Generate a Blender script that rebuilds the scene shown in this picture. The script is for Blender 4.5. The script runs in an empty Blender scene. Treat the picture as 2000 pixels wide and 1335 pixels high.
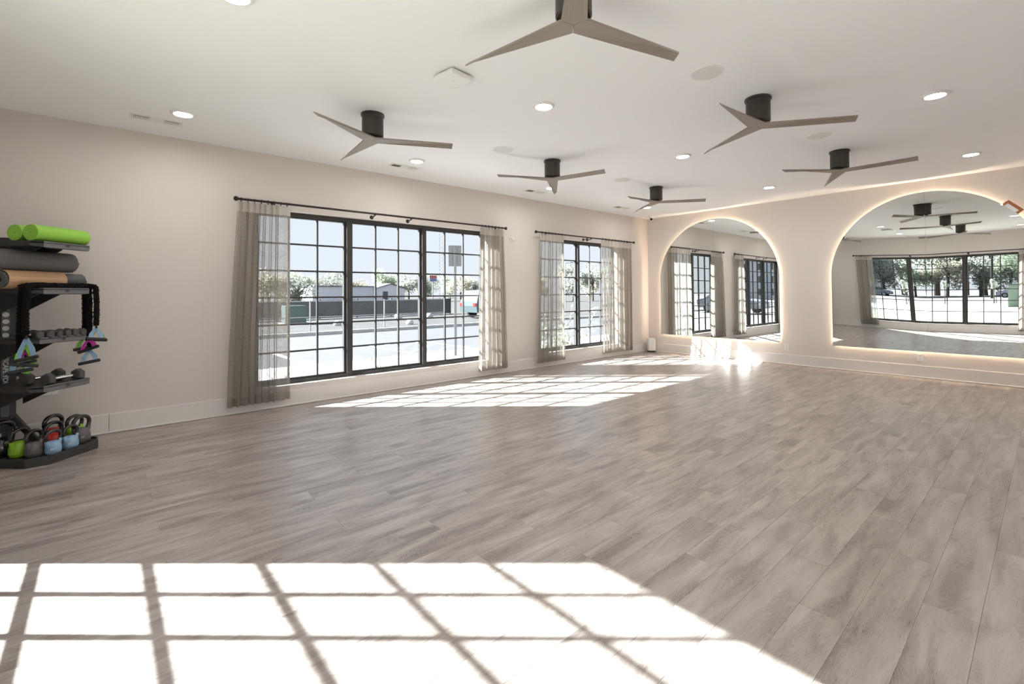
import bpy, bmesh, math, random
from mathutils import Vector, Matrix, noise
R = math.radians
rnd = random.Random(7)
scene = bpy.context.scene
COL = scene.collection

# ------------------------------------------------------------------ camera
H = 3.05                      # ceiling height
RX, RY = 6.54, -10.42         # room: x 0..RX, y RY..0
CAM = (6.2142, -9.4953, 1.3568)
yaw, pitch, roll = 0.8480, 0.0163, -0.0074
fw = Vector((-math.sin(yaw), math.cos(yaw), 0)); rt = Vector((math.cos(yaw), math.sin(yaw), 0)); up = Vector((0, 0, 1))
fw2 = fw*math.cos(pitch)+up*math.sin(pitch); up2 = up*math.cos(pitch)-fw*math.sin(pitch)
rt3 = rt*math.cos(roll)+up2*math.sin(roll); up3 = up2*math.cos(roll)-rt*math.sin(roll)
cd = bpy.data.cameras.new('camera'); cam = bpy.data.objects.new('camera', cd); COL.objects.link(cam)
cd.sensor_fit = 'HORIZONTAL'; cd.sensor_width = 36; cd.lens = 919.36/2000*36
cd.shift_x = -13.14/2000; cd.shift_y = (556.99-667.5)/2000; cd.clip_start = 0.02; cd.clip_end = 2000
m = Matrix.Identity(4)
for i in range(3):
    m[i][0] = rt3[i]; m[i][1] = up3[i]; m[i][2] = -fw2[i]; m[i][3] = CAM[i]
cam.matrix_world = m
scene.camera = cam

# ------------------------------------------------------------------ world, sun, exposure
SKY = 0.84
w = bpy.data.worlds.new('sky'); scene.world = w; w.use_nodes = True
nt = w.node_tree; bg = nt.nodes['Background']
tc = nt.nodes.new('ShaderNodeTexCoord'); sx = nt.nodes.new('ShaderNodeSeparateXYZ'); cr = nt.nodes.new('ShaderNodeValToRGB')
nt.links.new(tc.outputs['Generated'], sx.inputs[0]); nt.links.new(sx.outputs['Z'], cr.inputs[0]); nt.links.new(cr.outputs[0], bg.inputs[0])
cr.color_ramp.elements[0].color = (0.84, 0.88, 0.96, 1); cr.color_ramp.elements[1].position = 0.75; cr.color_ramp.elements[1].color = (0.66, 0.79, 1.0, 1)
bg.inputs[1].default_value = SKY
sd = bpy.data.lights.new('sun', 'SUN'); sun = bpy.data.objects.new('sun', sd); COL.objects.link(sun)
EL = R(30.3); saz = Vector((0.672, 0.741, 0)).normalized()
sdir = saz*math.cos(EL)-up*math.sin(EL)
sun.rotation_euler = sdir.to_track_quat('-Z', 'Y').to_euler(); sun.location = (-20, -30, 20)
sd.energy = 36.0; sd.angle = R(0.6); sd.color = (0.93, 0.97, 1.0)
scene.view_settings.view_transform = 'Standard'; scene.view_settings.look = 'None'
scene.view_settings.gamma = 1.0; scene.view_settings.use_curve_mapping = False
scene.view_settings.exposure = 0.33
LAMP = 158.0                  # radiance of the recessed lamps

# ------------------------------------------------------------------ helpers
class MB:
    def __init__(s): s.v = []; s.f = []
    def add(s, vs, fs):
        b = len(s.v); s.v += [tuple(q) for q in vs]; s.f += [tuple(b+i for i in f) for f in fs]; return s
    def box(s, x0, x1, y0, y1, z0, z1):
        return s.add([(x0,y0,z0),(x1,y0,z0),(x1,y1,z0),(x0,y1,z0),(x0,y0,z1),(x1,y0,z1),(x1,y1,z1),(x0,y1,z1)],
                     [(3,2,1,0),(4,5,6,7),(0,1,5,4),(1,2,6,5),(2,3,7,6),(3,0,4,7)])
    def bar(s, a, b, wx, wy):          # box along a->b, half sizes
        a = Vector(a); b = Vector(b); d = (b-a).normalized()
        u = Vector((0,0,1)) if abs(d.z) < .9 else Vector((1,0,0))
        p = d.cross(u).normalized()*wx; q = d.cross(p).normalized()*wy
        vs = [c+i*p+j*q for c in (a, b) for i, j in ((-1,-1),(1,-1),(1,1),(-1,1))]
        return s.add(vs, [(3,2,1,0),(4,5,6,7),(0,1,5,4),(1,2,6,5),(2,3,7,6),(3,0,4,7)])
    def tube(s, pts, rad, n=8, cap=True, closed=False):
        pts = [Vector(p) for p in pts]; k = len(pts); b = len(s.v)
        ref = None
        for i, p in enumerate(pts):
            if closed: t = pts[(i+1) % k]-pts[i-1]
            else: t = pts[min(i+1, k-1)]-pts[max(i-1, 0)]
            t.normalize()
            if ref is None: ref = Vector((0,0,1)) if abs(t.z) < .9 else Vector((1,0,0))
            ref = (ref-t*ref.dot(t)).normalized(); q = t.cross(ref)
            r = rad(i/(max(1, k-1))) if callable(rad) else (rad[i] if isinstance(rad, (list, tuple)) else rad)
            for j in range(n):
                a = 2*math.pi*j/n; s.v.append(tuple(p+ref*(r*math.cos(a))+q*(r*math.sin(a))))
        for i in range(k if closed else k-1):
            i2 = (i+1) % k
            for j in range(n):
                j2 = (j+1) % n; s.f.append((b+i*n+j, b+i*n+j2, b+i2*n+j2, b+i2*n+j))
        if cap and not closed:
            s.f.append(tuple(b+j for j in range(n))[::-1]); s.f.append(tuple(b+(k-1)*n+j for j in range(n)))
        return s
    def cyl(s, a, b, r0, r1=None, n=16): return s.tube([a, b], [r0, r1 if r1 is not None else r0], n)
    def lathe(s, prof, n=24, c=(0,0,0)):   # profile (r,z) around z axis
        b = len(s.v)
        for r, z in prof:
            for j in range(n):
                a = 2*math.pi*j/n; s.v.append((c[0]+r*math.cos(a), c[1]+r*math.sin(a), c[2]+z))
        for i in range(len(prof)-1):
            for j in range(n):
                j2 = (j+1) % n; s.f.append((b+i*n+j, b+i*n+j2, b+(i+1)*n+j2, b+(i+1)*n+j))
        s.f.append(tuple(b+j for j in range(n))[::-1]); s.f.append(tuple(b+(len(prof)-1)*n+j for j in range(n)))
        return s
    def prism(s, poly, ax, a, b):      # polygon in the other two axes, extruded along ax from a to b
        def mk(p, t):
            return {'x': (t, p[0], p[1]), 'y': (p[0], t, p[1]), 'z': (p[0], p[1], t)}[ax]
        n = len(poly)
        return s.add([mk(p, a) for p in poly]+[mk(p, b) for p in poly],
                     [tuple(range(n))[::-1], tuple(range(n, 2*n))]+[(i, (i+1) % n, n+(i+1) % n, n+i) for i in range(n)])
    def mesh(s, name):
        me = bpy.data.meshes.new(name); me.from_pydata(s.v, [], s.f); me.validate()
        bm = bmesh.new(); bm.from_mesh(me); bmesh.ops.recalc_face_normals(bm, faces=bm.faces); bm.to_mesh(me); bm.free()
        return me
    def build(s, name, mat, parent=None, smooth=False, bevel=0):
        me = s.mesh(name); me.materials.append(mat)
        return obj(name, me, parent, smooth, bevel)

def obj(name, me, parent=None, smooth=False, bevel=0):
    o = bpy.data.objects.new(name, me); COL.objects.link(o)
    if parent: o.parent = parent
    if smooth:
        if smooth is True: smooth = 40
        bm = bmesh.new(); bm.from_mesh(me)
        for e in bm.edges:
            e.smooth = not (len(e.link_faces) == 2 and e.calc_face_angle(0) > R(smooth))
        for f in bm.faces: f.smooth = True
        bm.to_mesh(me); bm.free()
    if bevel:
        bv = o.modifiers.new('bevel', 'BEVEL'); bv.width = bevel; bv.segments = 2; bv.limit_method = 'ANGLE'; bv.angle_limit = R(40)
    return o
def thing(name, label, cat, loc=(0,0,0), rotz=0, group=None):
    o = bpy.data.objects.new(name, None); COL.objects.link(o); o.empty_display_size = .1
    o.location = loc; o.rotation_euler = (0, 0, rotz); tag(o, label, cat, group); return o
def tag(o, label=None, cat=None, group=None, kind=None):
    if label: o['label'] = label
    if cat: o['category'] = cat
    if group: o['group'] = group
    if kind: o['kind'] = kind
    return o
def struct(o): o['kind'] = 'structure'; return o
def copy_tree(o, parent=None):
    c = o.copy(); COL.objects.link(c)
    if parent is not None: c.parent = parent
    for ch in list(o.children): copy_tree(ch, c)
    return c

def mat(name, col, rough=.5, metal=0, spec=.5, emit=None, estr=0, var=0, scale=8, bump=0, bscale=60, coat=0):
    M = bpy.data.materials.new(name); M.use_nodes = True; t = M.node_tree; p = t.nodes['Principled BSDF']
    p.inputs['Base Color'].default_value = (*col, 1); p.inputs['Roughness'].default_value = rough
    p.inputs['Metallic'].default_value = metal; p.inputs['Specular IOR Level'].default_value = spec
    p.inputs['Coat Weight'].default_value = coat
    if emit: p.inputs['Emission Color'].default_value = (*emit, 1); p.inputs['Emission Strength'].default_value = estr
    if var or bump:
        g = t.nodes.new('ShaderNodeTexCoord')
        if var:
            n = t.nodes.new('ShaderNodeTexNoise'); n.inputs['Scale'].default_value = scale; n.inputs['Detail'].default_value = 5
            t.links.new(g.outputs['Object'], n.inputs['Vector'])
            r = t.nodes.new('ShaderNodeValToRGB'); t.links.new(n.outputs['Fac'], r.inputs[0])
            r.color_ramp.elements[0].position = .3; r.color_ramp.elements[1].position = .7
            r.color_ramp.elements[0].color = (*[c*(1-var) for c in col], 1); r.color_ramp.elements[1].color = (*[min(1, c*(1+var)) for c in col], 1)
            t.links.new(r.outputs[0], p.inputs['Base Color'])
        if bump:
            n2 = t.nodes.new('ShaderNodeTexNoise'); n2.inputs['Scale'].default_value = bscale; n2.inputs['Detail'].default_value = 3
            t.links.new(g.outputs['Object'], n2.inputs['Vector'])
            b = t.nodes.new('ShaderNodeBump'); b.inputs['Strength'].default_value = bump; b.inputs['Distance'].default_value = .004
            t.links.new(n2.outputs['Fac'], b.inputs['Height']); t.links.new(b.outputs[0], p.inputs['Normal'])
    return M
def emission(name, col, s):
    M = bpy.data.materials.new(name); M.use_nodes = True; t = M.node_tree; t.nodes.clear()
    e = t.nodes.new('ShaderNodeEmission'); e.inputs[0].default_value = (*col, 1); e.inputs[1].default_value = s
    o = t.nodes.new('ShaderNodeOutputMaterial'); t.links.new(e.outputs[0], o.inputs[0]); return M

M = {}
M['wall'] = mat('wall_paint', (.690, .640, .600), .75, spec=.25, bump=.15, bscale=220)
M['ceiling'] = mat('ceiling_paint', (.885, .885, .895), .8, spec=.2, bump=.1, bscale=200)
M['trim'] = mat('trim_paint', (.735, .70, .675), .45, spec=.4)
M['frame'] = mat('bronze_frame', (.045, .043, .042), .45, spec=.4)
M['rod'] = mat('rod_bronze', (.022, .017, .014), .4, metal=.3)
M['white'] = mat('white_plastic', (.80, .79, .77), .4)
M['grille'] = mat('speaker_grille', (.73, .72, .72), .7, bump=.3, bscale=500)
M['dark'] = mat('dark_void', (.03, .03, .03), .8)
M['fan_metal'] = mat('fan_bronze', (.055, .047, .039), .42, metal=.35)
M['black'] = mat('black_lens', (.01, .01, .01), .2)
M['copper'] = mat('copper_bracket', (.30, .11, .05), .4, metal=.6)
M['rack'] = mat('rack_steel', (.035, .034, .034), .5, var=.15, scale=20)
M['rack_face'] = mat('rack_face_grey', (.13, .13, .135), .45)
M['print_white'] = mat('print_white', (.75, .75, .75), .6)
M['print_black'] = mat('print_black', (.01, .01, .01), .6)
M['rubber'] = mat('black_rubber', (.02, .02, .02), .6, bump=.3, bscale=120)
M['hexrub'] = mat('hex_rubber', (.06, .058, .058), .55, bump=.2, bscale=90)
M['chrome'] = mat('chrome', (.75, .75, .75), .18, metal=1)
M['enamel'] = mat('black_enamel', (.012, .012, .012), .16, coat=.5)
M['kb_green'] = mat('kettlebell_green', (.28, .52, .03), .3)
M['kb_blue'] = mat('kettlebell_blue', (.24, .40, .58), .35)
M['kb_grey'] = mat('kettlebell_grey', (.12, .11, .11), .4)
M['kb_red'] = mat('kettlebell_red', (.60, .03, .02), .35)
M['foam'] = mat('green_foam', (.27, .55, .06), .6, bump=.4, bscale=150)
M['mat_grey'] = mat('mat_grey', (.12, .115, .112), .7, bump=.3, bscale=200)
M['mat_dark'] = mat('mat_charcoal', (.10, .10, .10), .8)
M['strap_green'] = mat('strap_green', (.20, .52, .07), .7)
M['strap_blue'] = mat('strap_blue', (.25, .42, .60), .7)
M['strap_pink'] = mat('strap_magenta', (.60, .05, .38), .7)
M['sleeve'] = mat('black_sleeve', (.012, .011, .011), .95, spec=.1)

def wood_floor():
    Mt = bpy.data.materials.new('oak_plank'); Mt.use_nodes = True; t = Mt.node_tree; N = t.nodes; Lk = t.links.new
    p = N['Principled BSDF']; p.inputs['Specular IOR Level'].default_value = .55
    g = N.new('ShaderNodeNewGeometry'); s = N.new('ShaderNodeSeparateXYZ'); Lk(g.outputs['Position'], s.inputs[0])
    def math_(op, a, b=None, c=None):
        n = N.new('ShaderNodeMath'); n.operation = op
        for i, q in enumerate((a, b, c)):
            if q is None: continue
            if isinstance(q, (int, float)): n.inputs[i].default_value = q
            else: Lk(q, n.inputs[i])
        return n.outputs[0]
    row = math_('FLOOR', math_('DIVIDE', math_('SUBTRACT', s.outputs['X'], PX0), PW))
    ph = math_('MULTIPLY', math_('FLOORED_MODULO', row, 3.0), -PL/3)
    # phase per row: k%3==0 -> B, 1 -> A, 2 -> C
    yy = math_('DIVIDE', math_('SUBTRACT', math_('SUBTRACT', s.outputs['Y'], PY0), ph), PL)
    idx = math_('FLOOR', yy)
    cmb = N.new('ShaderNodeCombineXYZ'); Lk(row, cmb.inputs[0]); Lk(idx, cmb.inputs[1])
    wn = N.new('ShaderNodeTexWhiteNoise'); wn.noise_dimensions = '3D'; Lk(cmb.outputs[0], wn.inputs['Vector'])
    rnd_c = N.new('ShaderNodeSeparateColor'); Lk(wn.outputs['Color'], rnd_c.inputs[0])
    off = N.new('ShaderNodeVectorMath'); off.operation = 'SCALE'; Lk(wn.outputs['Color'], off.inputs[0]); off.inputs['Scale'].default_value = 37.0
    addv = N.new('ShaderNodeVectorMath'); addv.operation = 'ADD'; Lk(g.outputs['Position'], addv.inputs[0]); Lk(off.outputs[0], addv.inputs[1])
    def mapped(sc):
        mp = N.new('ShaderNodeVectorMath'); mp.operation = 'MULTIPLY'; Lk(addv.outputs[0], mp.inputs[0]); mp.inputs[1].default_value = sc; return mp.outputs[0]
    n1 = N.new('ShaderNodeTexNoise'); n1.inputs['Scale'].default_value = 1; n1.inputs['Detail'].default_value = 4; n1.inputs['Distortion'].default_value = .6; Lk(mapped((12, 2.0, 1)), n1.inputs['Vector'])
    n2 = N.new('ShaderNodeTexNoise'); n2.inputs['Scale'].default_value = 1; n2.inputs['Detail'].default_value = 6; n2.inputs['Roughness'].default_value = .65; Lk(mapped((300, 14, 1)), n2.inputs['Vector'])
    n3 = N.new('ShaderNodeTexNoise'); n3.inputs['Scale'].default_value = 1; n3.inputs['Detail'].default_value = 2; n3.inputs['Distortion'].default_value = .3; Lk(mapped((7.5, 1.5, 1)), n3.inputs['Vector'])
    # cathedral rings: sine of a warped height field
    ring = math_('SINE', math_('MULTIPLY', n3.outputs['Fac'], 240.0))
    ringm = math_('MULTIPLY_ADD', ring, .5, .5)
    ringp = math_('POWER', ringm, 3.0)
    # knots
    vo = N.new('ShaderNodeTexVoronoi'); vo.inputs['Scale'].default_value = 1; Lk(mapped((3.1, 1.3, 1)), vo.inputs['Vector'])
    kn = N.new('ShaderNodeMapRange'); kn.inputs[1].default_value = .02; kn.inputs[2].default_value = .30; kn.inputs[3].default_value = 1; kn.inputs[4].default_value = 0; Lk(vo.outputs['Distance'], kn.inputs[0])
    knm = math_('MULTIPLY', kn.outputs[0], math_('GREATER_THAN', rnd_c.outputs[1], .45))
    cr = N.new('ShaderNodeValToRGB'); e = cr.color_ramp.elements
    e[0].position = .33; e[0].color = (.205, .170, .150, 1); e[1].position = .67; e[1].color = (.450, .405, .372, 1)
    q = cr.color_ramp.elements.new(.5); q.color = (.335, .291, .262, 1)
    f = math_('ADD', math_('MULTIPLY', n1.outputs['Fac'], .85), math_('MULTIPLY', n2.outputs['Fac'], .15))
    f = math_('ADD', f, math_('MULTIPLY', math_('SUBTRACT', rnd_c.outputs[0], .5), .07))
    f = math_('SUBTRACT', f, math_('MULTIPLY', math_('POWER', knm, 1.5), .20))
    f = math_('ADD', f, math_('MULTIPLY', math_('MULTIPLY', ringp, math_('MULTIPLY_ADD', n1.outputs['Fac'], -1.6, 1.15)), .13))
    Lk(f, cr.inputs[0]); Lk(cr.outputs[0], p.inputs['Base Color'])
    rr = math_('MULTIPLY_ADD', n2.outputs['Fac'], .14, .22); Lk(rr, p.inputs['Roughness'])
    b = N.new('ShaderNodeBump'); b.inputs['Strength'].default_value = .12; b.inputs['Distance'].default_value = .002
    Lk(math_('ADD', n2.outputs['Fac'], math_('MULTIPLY', ringp, .5)), b.inputs['Height']); Lk(b.outputs[0], p.inputs['Normal'])
    return Mt
PW, PL = .178, 1.215
PX0 = 1.101-PW/2-6*PW             # row grid origin, a multiple of three rows below a measured one
PY0 = -9.245
M['floor'] = wood_floor()

def glass_mat(name, tint=(.97, .985, .98), gl=.05):
    G = bpy.data.materials.new(name); G.use_nodes = True; t = G.node_tree; t.nodes.clear()
    tr = t.nodes.new('ShaderNodeBsdfTransparent'); tr.inputs[0].default_value = (*tint, 1)
    gs = t.nodes.new('ShaderNodeBsdfGlossy'); gs.inputs['Roughness'].default_value = 0.0
    fr = t.nodes.new('ShaderNodeLayerWeight'); fr.inputs[0].default_value = .12
    mx = t.nodes.new('ShaderNodeMixShader'); o = t.nodes.new('ShaderNodeOutputMaterial')
    mr = t.nodes.new('ShaderNodeMath'); mr.operation = 'MULTIPLY'; mr.inputs[1].default_value = .28
    t.links.new(fr.outputs['Fresnel'], mr.inputs[0]); t.links.new(mr.outputs[0], mx.inputs[0])
    t.links.new(tr.outputs[0], mx.inputs[1]); t.links.new(gs.outputs[0], mx.inputs[2]); t.links.new(mx.outputs[0], o.inputs[0]); return G
M['glass'] = glass_mat('window_glass')
def mirror_mat():
    G = bpy.data.materials.new('mirror_silver'); G.use_nodes = True; t = G.node_tree; t.nodes.clear()
    gs = t.nodes.new('ShaderNodeBsdfGlossy'); gs.inputs['Roughness'].default_value = 0.0; gs.inputs['Color'].default_value = (.86, .88, .87, 1)
    o = t.nodes.new('ShaderNodeOutputMaterial'); t.links.new(gs.outputs[0], o.inputs[0]); return G
M['mirror'] = mirror_mat()
def fabric(name, col, transp, trl):
    G = bpy.data.materials.new(name); G.use_nodes = True; t = G.node_tree; t.nodes.clear(); N = t.nodes.new
    tcn = N('ShaderNodeTexCoord'); nz = N('ShaderNodeTexNoise'); nz.inputs['Scale'].default_value = 60; nz.inputs['Detail'].default_value = 4
    mp = N('ShaderNodeMapping'); mp.inputs['Scale'].default_value = (6, 6, 1); t.links.new(tcn.outputs['Object'], mp.inputs[0]); t.links.new(mp.outputs[0], nz.inputs['Vector'])
    cr = N('ShaderNodeValToRGB'); cr.color_ramp.elements[0].color = (*[c*.78 for c in col], 1); cr.color_ramp.elements[1].color = (*[min(1, c*1.2) for c in col], 1)
    t.links.new(nz.outputs['Fac'], cr.inputs[0])
    d = N('ShaderNodeBsdfDiffuse'); tl = N('ShaderNodeBsdfTranslucent'); tr = N('ShaderNodeBsdfTransparent')
    t.links.new(cr.outputs[0], d.inputs[0]); t.links.new(cr.outputs[0], tl.inputs[0])
    m1 = N('ShaderNodeMixShader'); m1.inputs[0].default_value = trl; t.links.new(d.outputs[0], m1.inputs[1]); t.links.new(tl.outputs[0], m1.inputs[2])
    m2 = N('ShaderNodeMixShader'); t.links.new(m1.outputs[0], m2.inputs[1]); t.links.new(tr.outputs[0], m2.inputs[2])
    th = N('ShaderNodeMath'); th.operation = 'MULTIPLY_ADD'; th.inputs[1].default_value = 1.5; th.inputs[2].default_value = transp-.75; th.use_clamp = True
    t.links.new(nz.outputs['Fac'], th.inputs[0]); t.links.new(th.outputs[0], m2.inputs[0])
    o = N('ShaderNodeOutputMaterial'); t.links.new(m2.outputs[0], o.inputs[0]); return G
M['sheer'] = fabric('sheer_taupe_fabric', (.43, .39, .345), .34, .5)
M['band'] = fabric('curtain_header_band', (.55, .51, .46), -.35, .30)
M['hem'] = fabric('curtain_hem', (.40, .36, .32), -.1, .4)

# ------------------------------------------------------------------ room shell
TH = .22
def wall_holes(name, axis, pos, out, a0, a1, z0, z1, holes, m):
    """wall whose inner face lies at axis=pos, thickness TH towards `out` (+1/-1), rectangular openings"""
    As = sorted({a0, a1, *[h[0] for h in holes], *[h[1] for h in holes]}); Zs = sorted({z0, z1, *[h[2] for h in holes], *[h[3] for h in holes]})
    b = MB(); P = lambda a, z, d: (pos+out*d, a, z) if axis == 'x' else (a, pos+out*d, z)
    inhole = lambda a, z: any(h[0] < a < h[1] and h[2] < z < h[3] for h in holes)
    for i in range(len(As)-1):
        for j in range(len(Zs)-1):
            if inhole((As[i]+As[i+1])/2, (Zs[j]+Zs[j+1])/2): continue
            for d in (0, TH):
                b.add([P(As[i], Zs[j], d), P(As[i+1], Zs[j], d), P(As[i+1], Zs[j+1], d), P(As[i], Zs[j+1], d)], [(0, 1, 2, 3)])
    for r in [(a0, a1, z0, z1)]+list(holes):
        c = [(r[0], r[2]), (r[1], r[2]), (r[1], r[3]), (r[0], r[3])]
        for k in range(4):
            p, q = c[k], c[(k+1) % 4]; b.add([P(*p, 0), P(*q, 0), P(*q, TH), P(*p, TH)], [(0, 1, 2, 3)])
    me = bpy.data.meshes.new(name); me.from_pydata(b.v, [], b.f)
    bm = bmesh.new(); bm.from_mesh(me); bmesh.ops.remove_doubles(bm, verts=bm.verts, dist=1e-5); bmesh.ops.recalc_face_normals(bm, faces=bm.faces); bm.to_mesh(me); bm.free()
    me.materials.append(m); return struct(obj(name, me))
WZ0, WZ1 = .25, 2.39
W1 = (-8.15, -4.70); W2 = (-3.48, -1.18); W3 = (1.945, 5.485)
wall_holes('wall_left', 'x', 0, -1, RY-TH, TH, -.15, H, [(*W1, WZ0, WZ1), (*W2, WZ0, WZ1)], M['wall'])
wall_holes('wall_back', 'y', RY, -1, 0, RX, -.15, H, [(*W3, WZ0, WZ1)], M['wall'])
wall_holes('wall_far', 'y', 0, 1, 0, RX, -.15, H, [], M['wall'])
wall_holes('wall_right', 'x', RX, 1, RY-TH, TH, -.15, H, [], M['wall'])
struct(MB().box(-TH, RX+TH, RY-TH, TH, H, H+.25).build('ceiling', M['ceiling']))

# floor: subfloor slab with real planks on it
floor = struct(MB().box(0, RX, RY, 0, -.12, -.006).build('floor', M['dark']))
def plank_mesh(L, Wd):
    b = MB(); g = .0003; e = .0007; t = .0005
    x0, x1, y0, y1 = -Wd/2+g, Wd/2-g, -L/2+g, L/2-g
    vs = [(x0,y0,-.006),(x1,y0,-.006),(x1,y1,-.006),(x0,y1,-.006),(x0,y0,-t),(x1,y0,-t),(x1,y1,-t),(x0,y1,-t),(x0+e,y0+e,0),(x1-e,y0+e,0),(x1-e,y1-e,0),(x0+e,y1-e,0)]
    b.add(vs, [(8,9,10,11),(0,1,5,4),(1,2,6,5),(2,3,7,6),(3,0,4,7),(4,5,9,8),(5,6,10,9),(6,7,11,10),(7,4,8,11)])
    me = b.mesh('plank'); me.materials.append(M['floor']); return me
pcache = {}; planks = []
row0 = int(math.floor((0-PX0)/PW)); row1 = int(math.ceil((RX-PX0)/PW))
for r in range(row0, row1):
    xa, xb = max(0, PX0+r*PW), min(RX, PX0+(r+1)*PW)
    if xb-xa < .004: continue
    ph = (r % 3)*(-PL/3)
    k0 = int(math.floor((RY-PY0-ph)/PL))
    k = k0
    while True:
        ya = PY0+ph+k*PL; yb = ya+PL; k += 1
        if ya >= 0: break
        ya, yb = max(RY, ya), min(0, yb)
        if yb-ya < .004: continue
        planks.append((xa, xb, ya, yb))
planks.sort(key=lambda q: (q[0]/2+q[1]/2-CAM[0])**2+(q[2]/2+q[3]/2-CAM[1])**2 - (3 if False else 0))
def in_view(q):
    d = Vector(((q[0]+q[1])/2-CAM[0], (q[2]+q[3])/2-CAM[1], 0)); z = d.dot(fw); return z > .6 and abs(d.dot(rt))/max(z, .01) < 1.35
planks.sort(key=lambda q: 0 if in_view(q) else 1)
far = MB()
for i, (xa, xb, ya, yb) in enumerate(planks):
    L_, W_ = round(yb-ya, 3), round(xb-xa, 3)
    if (L_, W_) not in pcache: pcache[(L_, W_)] = plank_mesh(L_, W_)
    me = pcache[(L_, W_)]
    if i < 298:
        o = obj('plank', me, floor); o.location = ((xa+xb)/2, (ya+yb)/2, 0)
    else:
        far.add([(v.co.x+(xa+xb)/2, v.co.y+(ya+yb)/2, v.co.z) for v in me.vertices], [tuple(p.vertices) for p in me.polygons])
if far.v: tag(far.build('far_planks', M['floor'], floor), kind='stuff')

# baseboards with shoe moulding
BH = .19
def baseboard(name, segs, shoe):
    root = None
    for s_ in segs:
        o = MB().box(*s_, 0, BH).build(name if root is None else 'board', M['trim'], root, bevel=.004)
        if root is None: root = struct(o)
    MB().box(*shoe, 0, .020).build('shoe_moulding', M['trim'], root, bevel=.008)
baseboard('baseboard_left', [(.0, .015, RY, -9.452), (.0, .015, -9.449, -.0)], (.015, .030, RY+.015, -.015))
baseboard('baseboard_far', [(.015, RX, -.015, 0)], (.015, RX, -.030, -.015))
baseboard('baseboard_back', [(.015, RX, RY, RY+.015)], (.03, RX, RY+.015, RY+.030))
baseboard('baseboard_right', [(RX-.015, RX, RY+.015, -.015)], (RX-.03, RX-.015, RY+.03, -.03))

# ------------------------------------------------------------------ windows
pane_cache = {}
def window(name, axis, pos, out, a0, nsec, SW=1.15):
    a1 = a0+nsec*SW
    def bx(b, aa, ab, za, zb, d0, d1):
        lo, hi = sorted((pos+out*d0, pos+out*d1))
        return b.box(lo, hi, aa, ab, za, zb) if axis == 'x' else b.box(aa, ab, lo, hi, za, zb)
    D0, D1 = .095, .195
    b = MB()
    bx(b, a0, a1, WZ1-.045, WZ1, D0, D1); bx(b, a0, a1, WZ0, WZ0+.045, D0, D1)
    bx(b, a0, a0+.03, WZ0+.045, WZ1-.045, D0, D1); bx(b, a1-.03, a1, WZ0+.045, WZ1-.045, D0, D1)
    root = struct(b.build(name, M['frame'], bevel=.003))
    for i in range(1, nsec):
        bx(MB(), a0+i*SW-.032, a0+i*SW+.032, WZ0+.045, WZ1-.045, D0-.012, D1).build('mullion', M['frame'], root)
    nsh = {}
    def shared(kind, ca, cz, la, lz, d0, d1, m, nm):
        key = (axis, kind, round(la, 4), round(lz, 4))
        if key not in pane_cache:
            q = MB()
            if axis == 'x': q.box(-abs(d1-d0)/2, abs(d1-d0)/2, -la/2, la/2, -lz/2, lz/2)
            else: q.box(-la/2, la/2, -abs(d1-d0)/2, abs(d1-d0)/2, -lz/2, lz/2)
            me = q.mesh(nm); me.materials.append(m); pane_cache[key] = me
        o = obj(nm, pane_cache[key], root); dc = pos+out*(d0+d1)/2
        o.location = (dc, ca, cz) if axis == 'x' else (ca, dc, cz)
    zb, zt = WZ0+.045, WZ1-.045; st = .028
    for i in range(nsec):
        s0 = a0+i*SW+(.03 if i == 0 else .032); s1 = a0+(i+1)*SW-(.03 if i == nsec-1 else .032)
        b = MB(); bx(b, s0, s0+st, zb, zt, .12, .175); bx(b, s1-st, s1, zb, zt, .12, .175); bx(b, s0+st, s1-st, zt-.02, zt, .12, .175); bx(b, s0+st, s1-st, zb, zb+.02, .12, .175)
        b.build('sash', M['frame'], root)
        g0, g1 = s0+st, s1-st; h0, h1 = zb+.02, zt-.02; mw = .021
        pw = (g1-g0-2*mw)/3; phh = (h1-h0-5*mw)/6
        for c in range(2):
            shared('mv', g0+(c+1)*pw+(c+.5)*mw, (h0+h1)/2, mw, h1-h0, .131, .164, M['frame'], 'muntin')
        for r in range(5):
            for c in range(3):
                shared('mh', g0+c*(pw+mw)+pw/2, h0+(r+1)*phh+(r+.5)*mw, pw, mw, .131, .164, M['frame'], 'muntin')
        for r in range(6):
            for c in range(3):
                shared('pane', g0+c*(pw+mw)+pw/2, h0+r*(phh+mw)+phh/2, pw, phh, .146, .149, M['glass'], 'pane')
    return root
window('window_1', 'x', 0, -1, W1[0], 3)
window('window_2', 'x', 0, -1, W2[0], 2)
window('window_3', 'y', RY, -1, W3[0], 3, 1.18)

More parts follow.
